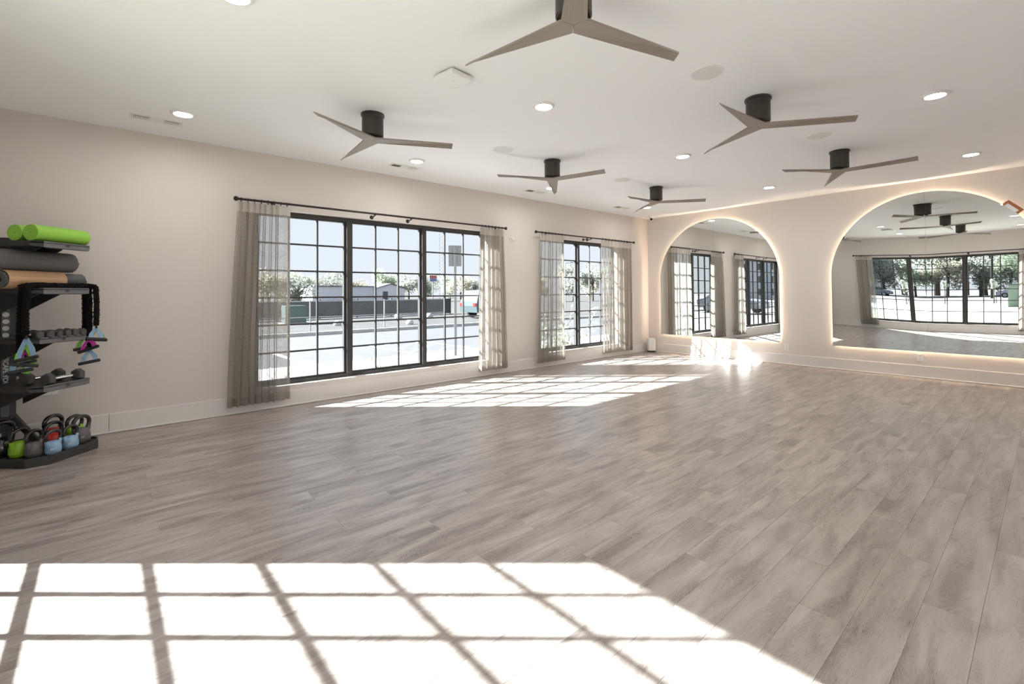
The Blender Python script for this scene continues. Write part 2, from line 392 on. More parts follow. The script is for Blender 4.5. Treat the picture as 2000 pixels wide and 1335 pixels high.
# ------------------------------------------------------------------ curtain rods and curtains
def wallp(side, a, d, z):       # along-wall a, distance d from wall
    return (d, a, z) if side == 'left' else (a, RY+d, z)
def rod(side, a0, a1, brs, label):
    z = 2.452; c = wallp(side, (a0+a1)/2, .11, z); t = thing('curtain_rod', label, 'curtain rod', c, 0, 'black curtain rods')
    L2 = (a1-a0)/2; ax = (lambda s: (0, s, 0)) if side == 'left' else (lambda s: (s, 0, 0))
    MB().tube([ax(-L2), ax(L2)], .0135, 12).build('pole', M['rod'], t, smooth=True)
    for s_ in (-1, 1):
        MB().tube([ax(s_*(L2+q)) for q in (0, .004, .006, .018, .034, .046, .05)], [.016, .02, .018, .026, .028, .018, .004], 12).build('finial', M['rod'], t, smooth=True)
    for b_ in brs:
        q = b_-(a0+a1)/2; g = MB(); p = ax(q)
        e = (lambda d, dz, da=0: (p[0]+d, p[1]+da, dz)) if side == 'left' else (lambda d, dz, da=0: (p[0]+da, p[1]+d, dz))
        g.tube([e(-.105, -.035), e(-.02, -.03), e(0, -.02)], .008, 8); g.tube([e(-.11, -.035), e(-.104, -.035)], .028, 14)
        g.tube([e(0, -.022), e(0, -.012)], .018, 12)
        g.build('bracket', M['rod'], t, smooth=True)
    return t
rod('left', -8.35, -4.42, (-8.0, -6.72, -6.17, -4.62), 'long black rod above the wide window beside the equipment rack')
rod('left', -3.66, -.74, (-3.45, -2.28, -2.16, -.95), 'shorter black rod above the narrow window near the mirrored wall')
rod('back', 1.70, 6.06, (1.9, 3.2, 4.4, 5.85), 'black rod above the window opposite the mirrors')

def curtain(side, t0, t1, b0, b1, label, npl, seed, zt=2.425, zb=.10, flat=0.0, nring=7):
    """pleated sheer: spans t0..t1 at the top and b0..b1 at the hem"""
    r_ = random.Random(seed); t = thing('curtain', label, 'curtain', wallp(side, (b0+b1)/2, .11, zb), 0, 'taupe sheer curtains')
    ox, oy, oz = t.location
    NA, NZ = npl*14, 30
    amp = [r_.uniform(.6, 1.25) for _ in range(npl+2)]; wid = [r_.uniform(.75, 1.3) for _ in range(npl)]
    if flat: wid[-1] = flat*npl; amp[npl-1] = .25
    tot = sum(wid); cum = [0]
    for q in wid: cum.append(cum[-1]+q/tot)
    def pt(i, z):
        s = i/NA*npl; k = min(int(s), npl-1); f = s-k; a_ = cum[k]+f*(cum[k+1]-cum[k])
        h = (z-zb)/(zt-zb)
        ta = t0+(t1-t0)*a_; ba = b0+(b1-b0)*a_
        al = ba+(ta-ba)*(h**1.3)
        A = .046*amp[k]*(1-f)+.046*amp[k+1]*f
        A *= (.55+.6*(1-h)) if h > .9 else (.75+.35*(1-h))
        d = .11+A*math.sin(2*math.pi*(f+.0))+.012*noise.noise((a_*9+seed, h*2.2, 1.3))
        al += .014*noise.noise((a_*7, h*3+seed, 4.1))*(1-h)+.012*math.sin(4*math.pi*f)*amp[k]
        p = wallp(side, al, d, z); return (p[0]-ox, p[1]-oy, p[2]-oz)
    def sheet(z0, z1, n, nm, m_, push=0):
        b = MB()
        for j in range(n+1):
            z = z0+(z1-z0)*j/n
            for i in range(NA+1): b.v.append(pt(i, z))
        for j in range(n):
            for i in range(NA): b.f.append((j*(NA+1)+i, j*(NA+1)+i+1, (j+1)*(NA+1)+i+1, (j+1)*(NA+1)+i))
        me = bpy.data.meshes.new(nm); me.from_pydata(b.v, [], b.f); me.materials.append(m_); o = obj(nm, me, t)
        for p in me.polygons: p.use_smooth = True
        return o
    sheet(zb+.10, zt-.115, NZ, 'fabric', M['sheer']); sheet(zt-.115, zt, 4, 'header_band', M['band']); sheet(zb, zb+.10, 4, 'hem', M['hem'])
    for k in range(nring):
        a = t0+(t1-t0)*(k+.5)/nring; c = wallp(side, a, .11, 2.446); c = (c[0]-ox, c[1]-oy, c[2]-oz)
        pts = []
        for q in range(12):
            an = 2*math.pi*q/12; d = .021*math.cos(an); z = .023*math.sin(an); tw = r_.uniform(-.2, .2) if q == 0 else tw
            pts.append((c[0]+d, c[1]+d*tw, c[2]+z) if side == 'left' else (c[0]+d*tw, c[1]+d, c[2]+z))
        MB().tube(pts, .0038, 6, closed=True).build('ring', M['rod'], t, smooth=True)
curtain('left', -8.36, -7.80, -8.46, -7.80, 'taupe curtain on the rack side of the wide window', 8, 1, flat=.24, nring=8)
curtain('left', -4.93, -4.44, -4.98, -4.37, 'sunlit taupe curtain on the far-side end of the wide window', 6, 2)
curtain('left', -3.58, -2.97, -3.68, -2.95, 'taupe curtain hanging on the narrow window, at its end toward the wide window', 7, 3)
curtain('left', -1.86, -.80, -1.84, -.80, 'wide sunlit sheer curtain next to the white air purifier', 9, 4, nring=10)
curtain('back', 1.74, 2.20, 1.74, 2.24, 'dark gathered curtain of the back window, visible reflected in the mirror', 6, 5)
curtain('back', 5.46, 6.0, 5.44, 6.02, 'pale sunlit curtain at the other end of the back window', 7, 6)

# ------------------------------------------------------------------ arched back-lit mirrors
M['led'] = emission('led_strip_warm', (1.0, .74, .53), 48.0)
M['mirror_edge'] = mat('mirror_edge', (.10, .14, .13), .2)
M['backing'] = mat('mirror_backing', (.6, .58, .55), .8)
def arched_mirror(cx, warp, label):
    r, zb, zs, y0 = 1.252, .41, 1.612, -.05
    t = thing('arched_mirror', label, 'mirror', (cx, 0, zb), 0, 'back-lit arched wall mirrors')
    for side in (-1, 1):
        NX, NZ = 26, 26; f = MB()
        for layer in (0, 1):
            for i in range(NX+1):
                a = math.pi/2*i/NX; dx = side*(r*math.sin(a)*.9985+.0009)
                top = zs+math.sqrt(max(0, r*r-dx*dx))
                for j in range(NZ+1):
                    z = zb+(top-zb)*j/NZ
                    f.v.append((dx, y0+warp(side, dx, z-1.4)+layer*.006, z-zb))
        n = (NX+1)*(NZ+1); ix = lambda i, j: i*(NZ+1)+j
        front = [(ix(i, j), ix(i+1, j), ix(i+1, j+1), ix(i, j+1)) for i in range(NX) for j in range(NZ)]
        back = [tuple(n+q for q in fc[::-1]) for fc in front]
        loop = [ix(i, 0) for i in range(NX+1)]+[ix(NX, j) for j in range(1, NZ+1)]+[ix(i, NZ) for i in range(NX-1, -1, -1)]+[ix(0, j) for j in range(NZ-1, 0, -1)]
        rim = [(loop[k], loop[(k+1) % len(loop)], n+loop[(k+1) % len(loop)], n+loop[k]) for k in range(len(loop))]
        me = bpy.data.meshes.new('mirror_panel'); me.from_pydata(f.v, [], front+back+rim)
        bm = bmesh.new(); bm.from_mesh(me); bmesh.ops.recalc_face_normals(bm, faces=bm.faces); bm.to_mesh(me); bm.free()
        me.materials.append(M['mirror']); me.materials.append(M['mirror_edge'])
        nf = len(front)
        for k, p in enumerate(me.polygons):
            p.use_smooth = k < nf; p.material_index = 0 if k < nf else 1
        sh = [e for e in me.edges]
        o = obj('mirror_panel', me, t)
        bm = bmesh.new(); bm.from_mesh(me)
        for e in bm.edges:
            if len(e.link_faces) == 2 and e.link_faces[0].material_index != e.link_faces[1].material_index: e.smooth = False
        bm.to_mesh(me); bm.free()
    def path(ins, y, k=40):
        rr = r-ins; pts = [(-rr, y, ins), (-rr, y, (zs-zb)/2)]
        pts += [(-rr*math.cos(math.pi*q/k), y, zs-zb+rr*math.sin(math.pi*q/k)) for q in range(k+1)]
        return pts+[(rr, y, (zs-zb)/2), (rr, y, ins), (0, y, ins)]
    MB().tube(path(.045, -.016), .006, 6, closed=True).build('led_strip', M['led'], t)
    MB().box(-.02, .02, -.040, -.030, .012, zs-zb+r-.02).build('seam_light_block', M['backing'], t)  # added strip, stops LED light showing through the panel seam
    MB().tube(path(.075, -.018), .014, 4, closed=True).build('mounting_channel', M['backing'], t)
    return t
arched_mirror(1.60, lambda s, x, z: .0006*x*z, 'glowing arched mirror beside the room corner and the air purifier')
def warp2(s, x, z):
    if s < 0: return -(.0015+.0060*(-x/1.25))*z
    return -.0058*x-(.0016+.0014*(x/1.25))*z
big = arched_mirror(4.94, warp2, 'glowing arched mirror with a copper bracket on its curved edge')
b = MB(); ang = R(43.5); ca, sa = math.cos(ang), math.sin(ang)
def arcp(rad, tang, y): return (4.94+rad*ca-tang*sa, y, 1.612+rad*sa+tang*ca)
br = thing('copper_bracket', 'small copper bracket with a pale bar on a mirror edge', 'bracket', arcp(1.275, 0, 0))
o_ = Vector(br.location); rel = lambda p: tuple(Vector(p)-o_)
MB().bar(rel(arcp(1.30, -.105, -.045)), rel(arcp(1.30, .105, -.045)), .006, .028).build('back_strip', M['copper'], br)
for s_ in (-1, 1):
    MB().bar(rel(arcp(1.245, s_*.093, -.07)), rel(arcp(1.30, s_*.093, -.07)), .02, .014).build('end_tab', M['copper'], br)
MB().bar(rel(arcp(1.268, -.075, -.068)), rel(arcp(1.268, .075, -.068)), .013, .022).build('pale_bar', M['white'], br)

# ------------------------------------------------------------------ ceiling fans
def brushed():
    m_ = mat('blade_brushed_wood', (.25, .21, .175), .5); t = m_.node_tree; p = t.nodes['Principled BSDF']
    g = t.nodes.new('ShaderNodeTexCoord'); mp = t.nodes.new('ShaderNodeMapping'); mp.inputs['Scale'].default_value = (4, 120, 40)
    n = t.nodes.new('ShaderNodeTexNoise'); n.inputs['Scale'].default_value = 1; n.inputs['Detail'].default_value = 4
    r = t.nodes.new('ShaderNodeValToRGB'); r.color_ramp.elements[0].color = (.19, .155, .125, 1); r.color_ramp.elements[1].color = (.33, .285, .245, 1)
    t.links.new(g.outputs['Object'], mp.inputs[0]); t.links.new(mp.outputs[0], n.inputs['Vector']); t.links.new(n.outputs['Fac'], r.inputs[0]); t.links.new(r.outputs[0], p.inputs['Base Color'])
    return m_
M['blade'] = brushed()
def blade_mesh():
    rn, RR = .080, .745
    P = (rn*.5, -rn*.866); Q = (rn*.5, rn*.866)
    pts = [(0, 0, 0), (P[0], P[1], 0), (RR, -.017, .002), (RR-.006, .021, -.030), (Q[0], Q[1], 0)]
    top = [(0, 0, .012), (P[0], P[1], .013), (RR, -.018, .012), (RR-.006, .023, -.022), (Q[0], Q[1], .012)]
    b = MB().add(pts+top, [(0, 4, 2), (0, 2, 1), (4, 3, 2), (5, 7, 9), (5, 6, 7), (9, 7, 8), (1, 2, 7, 6), (2, 3, 8, 7), (3, 4, 9, 8), (0, 1, 6, 5), (4, 0, 5, 9)])
    me = b.mesh('blade'); me.materials.append(M['blade']); return me
BLADE = blade_mesh()
FANS = [(2.0, -7.6, 60, 'ceiling fan between the equipment rack side vent and the white access point'),
        (2.0, -5.19, 11, 'middle ceiling fan of the row along the windows'),
        (2.0, -2.8, 30, 'ceiling fan over the floor in front of the mirror near the corner'),
        (4.53, -5.19, 32, 'ceiling fan between two round speakers, away from the windows'),
        (4.53, -2.8, -4, 'ceiling fan over the floor in front of the mirror with the copper bracket'),
        (4.53, -7.6, 75, 'ceiling fan beside the white access point, its three blades seen from below')]
for fx, fy, a0, lab in FANS:
    t = thing('ceiling_fan', lab, 'ceiling fan', (fx, fy, H), 0, 'three-blade ceiling fans')
    MB().lathe([(.02, 0), (.106, 0), (.108, -.006), (.108, -.020), (.100, -.024)], 40).build('canopy', M['fan_metal'], t, smooth=30)
    MB().lathe([(.02, -.022), (.098, -.022), (.098, -.048), (.0955, -.050), (.098, -.053), (.0985, -.205), (.090, -.214), (.03, -.216)], 40).build('motor_housing', M['fan_metal'], t, smooth=30)
    MB().lathe([(.02, -.214), (.05, -.214), (.05, -.238), (.02, -.238)], 24).build('hub', M['fan_metal'], t)
    for k in range(3):
        o = obj('blade', BLADE, t); o.location = (.0016*math.cos(R(a0+120*k)), .0016*math.sin(R(a0+120*k)), -.25); o.rotation_euler = (0, 0, R(a0+120*k))

# ------------------------------------------------------------------ recessed lights, vents, speakers, ceiling boxes
M['lamp'] = emission('lamp_lens', (1.0, .97, .94), LAMP)
near = {(.9, -8.95): 'by the two-bank vent near the equipment rack', (.9, -6.52): 'between the second vent and a fan', (.9, -4.1): 'under a fan blade beside a vent',
        (.9, -1.4): 'next to the corner security camera', (3.2, -8.95): 'between two fans, in line with the first vent', (3.2, -6.52): 'beside the white access point',
        (3.2, -4.1): 'between the two fan rows halfway down the room', (3.2, -1.4): 'over the pier between the two mirrors', (5.57, -8.95): 'by the windowless long wall, close to the back window',
        (5.57, -6.52): 'beside the windowless long wall, second from the back window', (5.57, -4.1): 'past the inner fan that has speakers either side', (5.57, -1.4): 'above the mirror with the copper bracket'}
for (lx, ly), tx in near.items():
    t = thing('recessed_light', 'round lit recessed ceiling light '+tx, 'ceiling light', (lx, ly, H), 0, 'recessed ceiling lights')
    prof = [(.070, -.010), (.073, -.018), (.080, -.020), (.090, -.016), (.099, -.004), (.100, 0)]
    n = 32; b = MB()
    for r_, z in prof:
        for j in range(n): b.v.append((r_*math.cos(2*math.pi*j/n), r_*math.sin(2*math.pi*j/n), z))
    for i in range(len(prof)-1):
        for j in range(n): b.f.append((i*n+j, i*n+(j+1) % n, (i+1)*n+(j+1) % n, (i+1)*n+j))
    b.build('trim_ring', M['white'], t, smooth=True)
    MB().lathe([(.0705, -.010), (.0705, -.014)], 32).build('lens', M['lamp'], t)
for vx, vy, tx in [(.54, -9.12, 'near the equipment rack'), (.53, -6.5, 'over the middle of the wide window'), (.53, -4.1, 'past the wide window'), (.54, -1.73, 'near the room corner')]:
    t = thing('ceiling_vent', 'white two-bank ceiling air vent '+tx, 'vent', (vx, vy, H), 0, 'ceiling air vents')
    MB().box(-.075, .075, -.20, .20, -.006, 0).build('frame', M['white'], t, bevel=.002)
    for s_ in (-1, 1):
        MB().box(-.042, .042, s_*.115-.058, s_*.115+.058, -.0072, -.004).build('louvre_opening', M['dark'], t)
        for k in range(9):
            y = s_*.115-.058+.116*(k+.5)/9; d = -.005*s_
            MB().add([(-.042, y-d-.001, -.0135), (.042, y-d-.001, -.0135), (.042, y+d-.001, -.007), (-.042, y+d-.001, -.007), (-.042, y-d+.001, -.0135), (.042, y-d+.001, -.0135), (.042, y+d+.001, -.007), (-.042, y+d+.001, -.007)],
                     [(0, 1, 2, 3), (4, 7, 6, 5), (0, 4, 5, 1), (2, 6, 7, 3), (1, 5, 6, 2), (0, 3, 7, 4)]).build('slat', M['white'], t)
for qx, qy, tx in [(1.955, -5.97, 'between two fans of the window row'), (1.957, -3.64, 'between the middle and far fans of the window row'), (4.474, -6.0, 'beside the overhead fan, away from the windows'), (4.56, -3.66, 'between the two fans of the inner row')]:
    t = thing('ceiling_speaker', 'round flush grey ceiling speaker '+tx, 'speaker', (qx, qy, H), 0, 'round ceiling speakers')
    MB().lathe([(.112, 0), (.112, -.006), (.124, -.006), (.126, 0)], 40).build('rim', M['white'], t, smooth=30)
    MB().lathe([(.01, -.007), (.113, -.006), (.113, 0), (.01, 0)], 40).build('grille', M['grille'], t, smooth=30)
t = thing('access_point', 'white square wireless access point on the ceiling', 'access point', (3.17, -7.47, H), R(8))
MB().box(-.085, .085, -.085, .085, -.008, 0).build('mounting_plate', M['dark'], t)
MB().box(-.112, .112, -.112, .112, -.048, -.008).build('case', M['white'], t, bevel=.016)
MB().lathe([(.002, -.0492), (.006, -.0492), (.006, -.047), (.002, -.047)], 12).build('status_light', M['grille'], t)
t = thing('security_camera', 'small white turret security camera in the ceiling corner', 'camera', (.27, -.27, H))
MB().lathe([(.02, 0), (.055, 0), (.055, -.02), (.045, -.03)], 28).build('base', M['white'], t, smooth=30)
dv = Vector((.62, -.72, -.3)).normalized(); c0 = Vector((0, 0, -.052)); q0 = dv.to_track_quat('Z', 'Y')
b = MB().lathe([(.004, -.044), (.022, -.038), (.036, -.025), (.044, 0), (.038, .022), (.03, .034)], 24); b.v = [tuple(q0 @ Vector(v)+c0) for v in b.v]; b.build('ball', M['white'], t, smooth=60)
b = MB().lathe([(.004, .040), (.024, .039), (.029, .033), (.029, .030)], 20); b.v = [tuple(q0 @ Vector(v)+c0) for v in b.v]; b.build('lens', M['black'], t, smooth=30)

# wall plates and sensors
def plate(name, label, cat, loc, nrm, wd, ht, gang=True, group=None):
    t = thing(name, label, cat, loc, 0, group); nx = nrm == 'x'
    def bx(a0, a1, z0, z1, d0, d1, nm, m_, bev=0):
        b = MB(); (b.box(d0, d1, a0, a1, z0, z1) if nx else b.box(a0, a1, -d1, -d0, z0, z1)); b.build(nm, m_, t, bevel=bev)
    bx(-wd/2, wd/2, -ht/2, ht/2, 0, .006, 'cover_plate', M['white'], .002)
    if gang:
        vert = ht > wd
        for s_ in (-1, 1):
            ca_, cz = (0, s_*.021) if vert else (s_*.021, 0)
            bx(ca_-.015, ca_+.015, cz-.013, cz+.013, .006, .008, 'receptacle', M['trim'], .003)
            for q in (-.005, .005):
                if vert: bx(ca_+q-.001, ca_+q+.001, cz-.003, cz+.005, .0075, .0085, 'slot', M['dark'])
                else: bx(ca_-.003, ca_+.005, cz+q-.001, cz+q+.001, .0075, .0085, 'slot', M['dark'])
plate('wall_outlet', 'white outlet on the pier below the mirror nearer the corner', 'outlet', (2.94, 0, .315), 'y', .075, .118, group='wall outlets')
plate('wall_outlet', 'white outlet under the mirror with the copper bracket', 'outlet', (4.84, 0, .315), 'y', .075, .118, group='wall outlets')
plate('wall_outlet', 'horizontal white outlet behind the equipment rack', 'outlet', (0, -9.87, .475), 'x', .118, .075, group='wall outlets')
plate('wall_outlet', 'white outlet on the window wall above the air purifier', 'outlet', (0, -.29, .49), 'x', .075, .118, group='wall outlets')
t = thing('wall_sensor', 'small white sensor on the wall between the two windows', 'sensor', (0, -4.17, 2.30))
MB().box(0, .02, -.045, .045, -.03, .03).build('base', M['white'], t, bevel=.006)
MB().box(.018, .05, -.03, .0, -.022, .02).build('sensor_head', M['white'], t, bevel=.008)
t = thing('air_purifier', 'white upright air purifier standing in the room corner', 'air purifier', (.17, -.17, 0), R(-45))
MB().box(-.075, .075, -.085, .085, .03, .315).build('body', M['white'], t, bevel=.022)
MB().box(-.066, .066, -.076, .076, .0, .035).build('base', M['dark'], t, bevel=.006)
for k in range(5): MB().box(-.05+.022*k, -.038+.022*k, -.0865, -.083, .045, .095).build('vent_slot', M['trim'], t)
MB().box(-.05, .05, -.05, .05, .313, .318).build('top_grille', M['grille'], t, bevel=.004)

# ------------------------------------------------------------------ equipment rack
def text_mesh(s, size, m_, parent, mw, nm='lettering', depth=.0008, bold=0.0):
    cu = bpy.data.curves.new(nm, 'FONT'); cu.body = s; cu.size = size; cu.extrude = depth; cu.align_x = 'CENTER'; cu.align_y = 'CENTER'; cu.resolution_u = 3; cu.offset = bold
    tmp = bpy.data.objects.new('tmp', cu); COL.objects.link(tmp); dg = bpy.context.evaluated_depsgraph_get()
    me = bpy.data.meshes.new_from_object(tmp.evaluated_get(dg)); bpy.data.objects.remove(tmp); me.materials.clear(); me.materials.append(m_)
    o = obj(nm, me, parent); o.matrix_local = mw; return o
RO = Vector((.285, -10.115, 0))                     # rack origin; local X = n (out of the corner), local Y = u (towards the window wall)
rack = thing('storage_rack', 'black steel equipment rack with tiered shelves standing in the back corner', 'storage rack', RO, R(45))
# column: octagonal post with a grey printed face towards +x world = local direction (1,-1)/sqrt2
colw = []
for k in range(8):
    a = R(22.5+45*k); colw.append((.062*math.cos(a), .062*math.sin(a)))
MB().prism(colw, 'z', .32, 1.86).build('column', M['rack'], rack, bevel=.003)
fdir = Vector((1, -1, 0)).normalized(); fside = Vector((1, 1, 0)).normalized()   # face normal and its right hand side (as seen from the room)
def on_face(z, off=0.0, d=.0585):
    mm = Matrix.Identity(4); ex = fside; ez = fdir; ey = Vector((0, 0, 1))
    for i in range(3): mm[i][0] = ex[i]; mm[i][1] = ey[i]; mm[i][2] = ez[i]; mm[i][3] = (fdir*d+fside*off)[i]
    mm[2][3] = z; return mm
b = MB(); fs = .0245
for z0, z1 in ((.33, .60), (.66, .93), (1.04, 1.30)):
    b.add([tuple(fdir*.0575+fside*s_*fs+Vector((0, 0, z))) for z in (z0, z1) for s_ in (-1, 1)]+[tuple(fdir*.0595+fside*s_*fs+Vector((0, 0, z))) for z in (z0, z1) for s_ in (-1, 1)],
          [(0, 1, 3, 2), (4, 6, 7, 5), (0, 4, 5, 1), (2, 3, 7, 6), (1, 5, 7, 3), (0, 2, 6, 4)])
b.build('printed_panel', M['rack_face'], rack)
for k in range(5):
    o = MB().lathe([(.001, 0), (.0205, 0), (.0205, .0012), (.001, .0012)], 20).build('white_dot', M['print_white'], rack); o.matrix_local = on_face(1.263-.058*k, .0, .0597)
tm = on_face(.645, .0, .0602) @ Matrix.Rotation(R(-90), 4, 'Z')
text_mesh('ESCAPE YOUR LIMITS.', .043, M['print_white'], rack, tm, bold=.0006)
# foot: splayed legs from column to tray, small white tag
for sgn, ly in ((1, -.13), (1, .13), (-1, .0)):
    MB().bar((0, 0, .40), (sgn*.15, ly, .07), .03, .022).build('leg', M['rack'], rack, bevel=.004)
tagp = MB().box(-.03, .03, -.014, .014, 0, .002).build('tag_plate', M['print_white'], rack)
tm = Matrix.Translation((.115, -.13, .20)) @ Matrix.Rotation(R(-45), 4, 'Z') @ Matrix.Rotation(R(90), 4, 'X') @ Matrix.Rotation(R(-52), 4, 'Z'); tagp.matrix_local = tm
text_mesh('ESC', .022, M['print_black'], tagp, Matrix.Translation((0, 0, .0024)))
# tray
def oct_(n0, n1, u0, u1, c): return [(n0, u0+c), (n0+c, u0), (n1-c, u0), (n1, u0+c), (n1, u1-c), (n1-c, u1), (n0+c, u1), (n0, u1-c)]
tp = oct_(-.16, .60, -.275, .335, .10)
tray = MB().prism(tp, 'z', .0, .055).build('tray', M['rack'], rack, bevel=.003)
b = MB()
for i in range(8):
    p, q = tp[i], tp[(i+1) % 8]; b.bar((p[0]*.985, p[1]*.985, .062), (q[0]*.985, q[1]*.985, .062), .006, .010)
b.build('rim', M['rack'], tray)
for k in range(4): MB().box(.30+.06*k, .33+.06*k, .16, .29, .0545, .057).build('rubber_rib', M['rubber'], tray)
SH = [(1.80, .55, 1), (1.42, .55, 1), (1.015, .52, 1), (.625, .56, 1)]
for z, nf, _ in SH:
    pl = [(-.10, -.25), (nf-.06, -.25), (nf, -.19), (nf, .19), (nf-.06, .25), (-.10, .25)]
    s_ = MB().prism(pl, 'z', z-.012, z).build('shelf', M['rack'], rack, bevel=.002)
    lip = MB()
    lip.add([(nf, -.19, z-.040), (nf, .19, z-.040), (nf, .19, z+.008), (nf, -.19, z+.008), (nf-.012, -.17, z-.046), (nf-.012, .17, z-.046), (nf-.012, .19, z+.008), (nf-.012, -.19, z+.008)],
            [(0, 1, 2, 3), (4, 7, 6, 5), (0, 4, 5, 1), (2, 6, 7, 3), (1, 5, 6, 2), (0, 3, 7, 4)])
    lp = lip.build('front_lip', M['rack_face'], s_)
    mm = Matrix(((0, 0, 1, nf+.0006), (1, 0, 0, 0), (0, 1, 0, z-.016), (0, 0, 0, 1)))
    text_mesh('S0', .036, M['print_black'], lp, mm, 'emblem', .0005, .0004)
    sd_ = MB()
    sd_.add([(nf-.06, -.25, z-.035), (-.10, -.25, z-.035), (-.10, -.25, z+.008), (nf-.06, -.25, z+.008), (nf, -.19, z-.040), (nf, -.19, z+.008)], [(0, 1, 2, 3), (4, 0, 3, 5)])
    sd_.build('side_lip', M['rack'], s_)
    for uu in (-.09, .09):
        MB().prism([(.05, z-.012), (nf-.12, z-.012), (nf-.16, z-.045), (.05, z-.20)], 'y', uu-.004, uu+.004).build('gusset', M['rack'], s_)

def rk(n, u, z): return tuple(RO+Vector((.7071*n-.7071*u, .7071*n+.7071*u, z)))
# foam rollers on the top shelf (axis along u)
for n_, lab in ((.465, 'green ribbed foam roller along the front of the top rack shelf'), (.325, 'green ribbed foam roller behind the other on the top rack shelf')):
    t = thing('foam_roller', lab, 'foam roller', rk(n_, 0, 1.808+.0685), R(45), 'green foam rollers')
    pr = []
    for k in range(61):
        y = -.215+.43*k/60; rr = .066+(.0016 if k % 2 else -.0016)*(1 if 6 < k < 56 else 0); pr.append((y, rr))
    MB().tube([(0, y, 0) for y, _ in pr], [q for _, q in pr], 28).build('body', M['foam'], t, smooth=70)
    for s_ in (-1, 1):
        MB().tube([(0, s_*.213, 0), (0, s_*.2185, 0)], [.067, .065], 28).build('end_rim', M['foam'], t, smooth=30)
        MB().tube([(0, s_*.2165, 0), (0, s_*.2195, 0)], .056, 28).build('end_disc', M['foam'], t)
        MB().tube([(0, s_*.2190, 0), (0, s_*.2200, 0)], .004, 8).build('centre_hole', M['dark'], t)
# rolled mats on the second shelf
def spiral(y0, y1, r0, r1, turns, th, n=90):
    b = MB(); P = []
    for k in range(n+1):
        a = 2*math.pi*turns*k/n; r = r0+(r1-r0)*k/n; P.append((r*math.cos(a), r*math.sin(a), (r-th)*math.cos(a), (r-th)*math.sin(a)))
    for y in (y0, y1):
        for p in P: b.v += [(p[0], y, p[1]), (p[2], y, p[3])]
    m_ = 2*(n+1)
    for k in range(n):
        a, c = 2*k, 2*k+2; b.f += [(a, c, c+1, a+1), (m_+a, m_+a+1, m_+c+1, m_+c), (a, m_+a, m_+c, c), (a+1, c+1, m_+c+1, m_+a+1)]
    return b
t = thing('rolled_mat', 'rolled mat with a tan perforated wrap on the second rack shelf', 'exercise mat', rk(.345, 0, 1.425+.071), R(45), 'rolled exercise mats')
spiral(-.34, .30, .026, .070, 5, .0065).build('roll', M['mat_dark'], t, smooth=60)
def perforated():
    m_ = mat('tan_wrap', (.50, .30, .17), .7); tt = m_.node_tree; p = tt.nodes['Principled BSDF']
    g = tt.nodes.new('ShaderNodeTexCoord'); v = tt.nodes.new('ShaderNodeTexVoronoi'); v.inputs['Scale'].default_value = 130; v.inputs['Randomness'].default_value = 0
    c = tt.nodes.new('ShaderNodeValToRGB'); c.color_ramp.elements[0].position = .25; c.color_ramp.elements[0].color = (.24, .12, .06, 1); c.color_ramp.elements[1].position = .4; c.color_ramp.elements[1].color = (.56, .35, .20, 1)
    tt.links.new(g.outputs['Object'], v.inputs['Vector']); tt.links.new(v.outputs['Distance'], c.inputs[0]); tt.links.new(c.outputs[0], p.inputs['Base Color']); return m_
M['tan'] = perforated()
b = MB(); nn = 48
for y in (-.325, .12):
    for k in range(nn): b.v.append((.0745*math.cos(2*math.pi*k/nn), y, .0745*math.sin(2*math.pi*k/nn)))
for y in (-.325, .12):
    for k in range(nn): b.v.append((.0715*math.cos(2*math.pi*k/nn), y, .0715*math.sin(2*math.pi*k/nn)))
for k in range(nn):
    k2 = (k+1) % nn; b.f += [(k, k2, nn+k2, nn+k), (2*nn+k, 3*nn+k, 3*nn+k2, 2*nn+k2), (k, 2*nn+k, 2*nn+k2, k2), (nn+k, nn+k2, 3*nn+k2, 3*nn+k)]
b.build('paper_wrap', M['tan'], t, smooth=40)
for k in range(9): MB().box(-.008+.0015*(k % 3), .008, -.20+.035*k, -.178+.035*k, .0742, .0754).build('wrap_print', M['print_black'], t)
t = thing('rolled_mat', 'thick plain grey rolled mat resting on the tan-wrapped roll', 'exercise mat', rk(.30, 0, 1.425+.142+.092), R(45), 'rolled exercise mats')
spiral(-.37, .25, .03, .092, 6, .0085).build('roll', M['mat_grey'], t, smooth=60)

# hex dumbbells
def hexhead(b, c, ax, r, l0, l1):
    prof = [(l0, r*.82), (l0+.008, r), (l1-.008, r), (l1, r*.82)]; base = len(b.v)
    for l, rr in prof:
        for k in range(6):
            a = 2*math.pi*k/6+math.pi/6; p, q = rr*math.cos(a), rr*math.sin(a)
            b.v.append((c[0]+l, c[1]+p, c[2]+q) if ax == 'x' else (c[0]+p, c[1]+l, c[2]+q))
    for i in range(3):
        for k in range(6): b.f.append((base+i*6+k, base+i*6+(k+1) % 6, base+(i+1)*6+(k+1) % 6, base+(i+1)*6+k))
    b.f += [tuple(base+k for k in range(6)), tuple(base+18+k for k in range(6))]
def dumbbell(loc, ax, r, L, label, group, hm='chrome'):
    t = thing('hex_dumbbell', label, 'dumbbell', loc, R(45), group)
    for s_ in (-1, 1):
        b = MB(); l0, l1 = (L/2-.055, L/2) if s_ > 0 else (-L/2, -L/2+.055); hexhead(b, (0, 0, 0), ax, r, l0, l1); b.build('head', M['hexrub'], t)
    e = L/2-.05; MB().tube([(-e, 0, 0), (-e*.5, 0, 0), (0, 0, 0), (e*.5, 0, 0), (e, 0, 0)] if ax == 'x' else [(0, -e, 0), (0, -e*.5, 0), (0, 0, 0), (0, e*.5, 0), (0, e, 0)], [.012, .0145, .016, .0145, .012], 12).build('handle', M[hm], t, smooth=60)
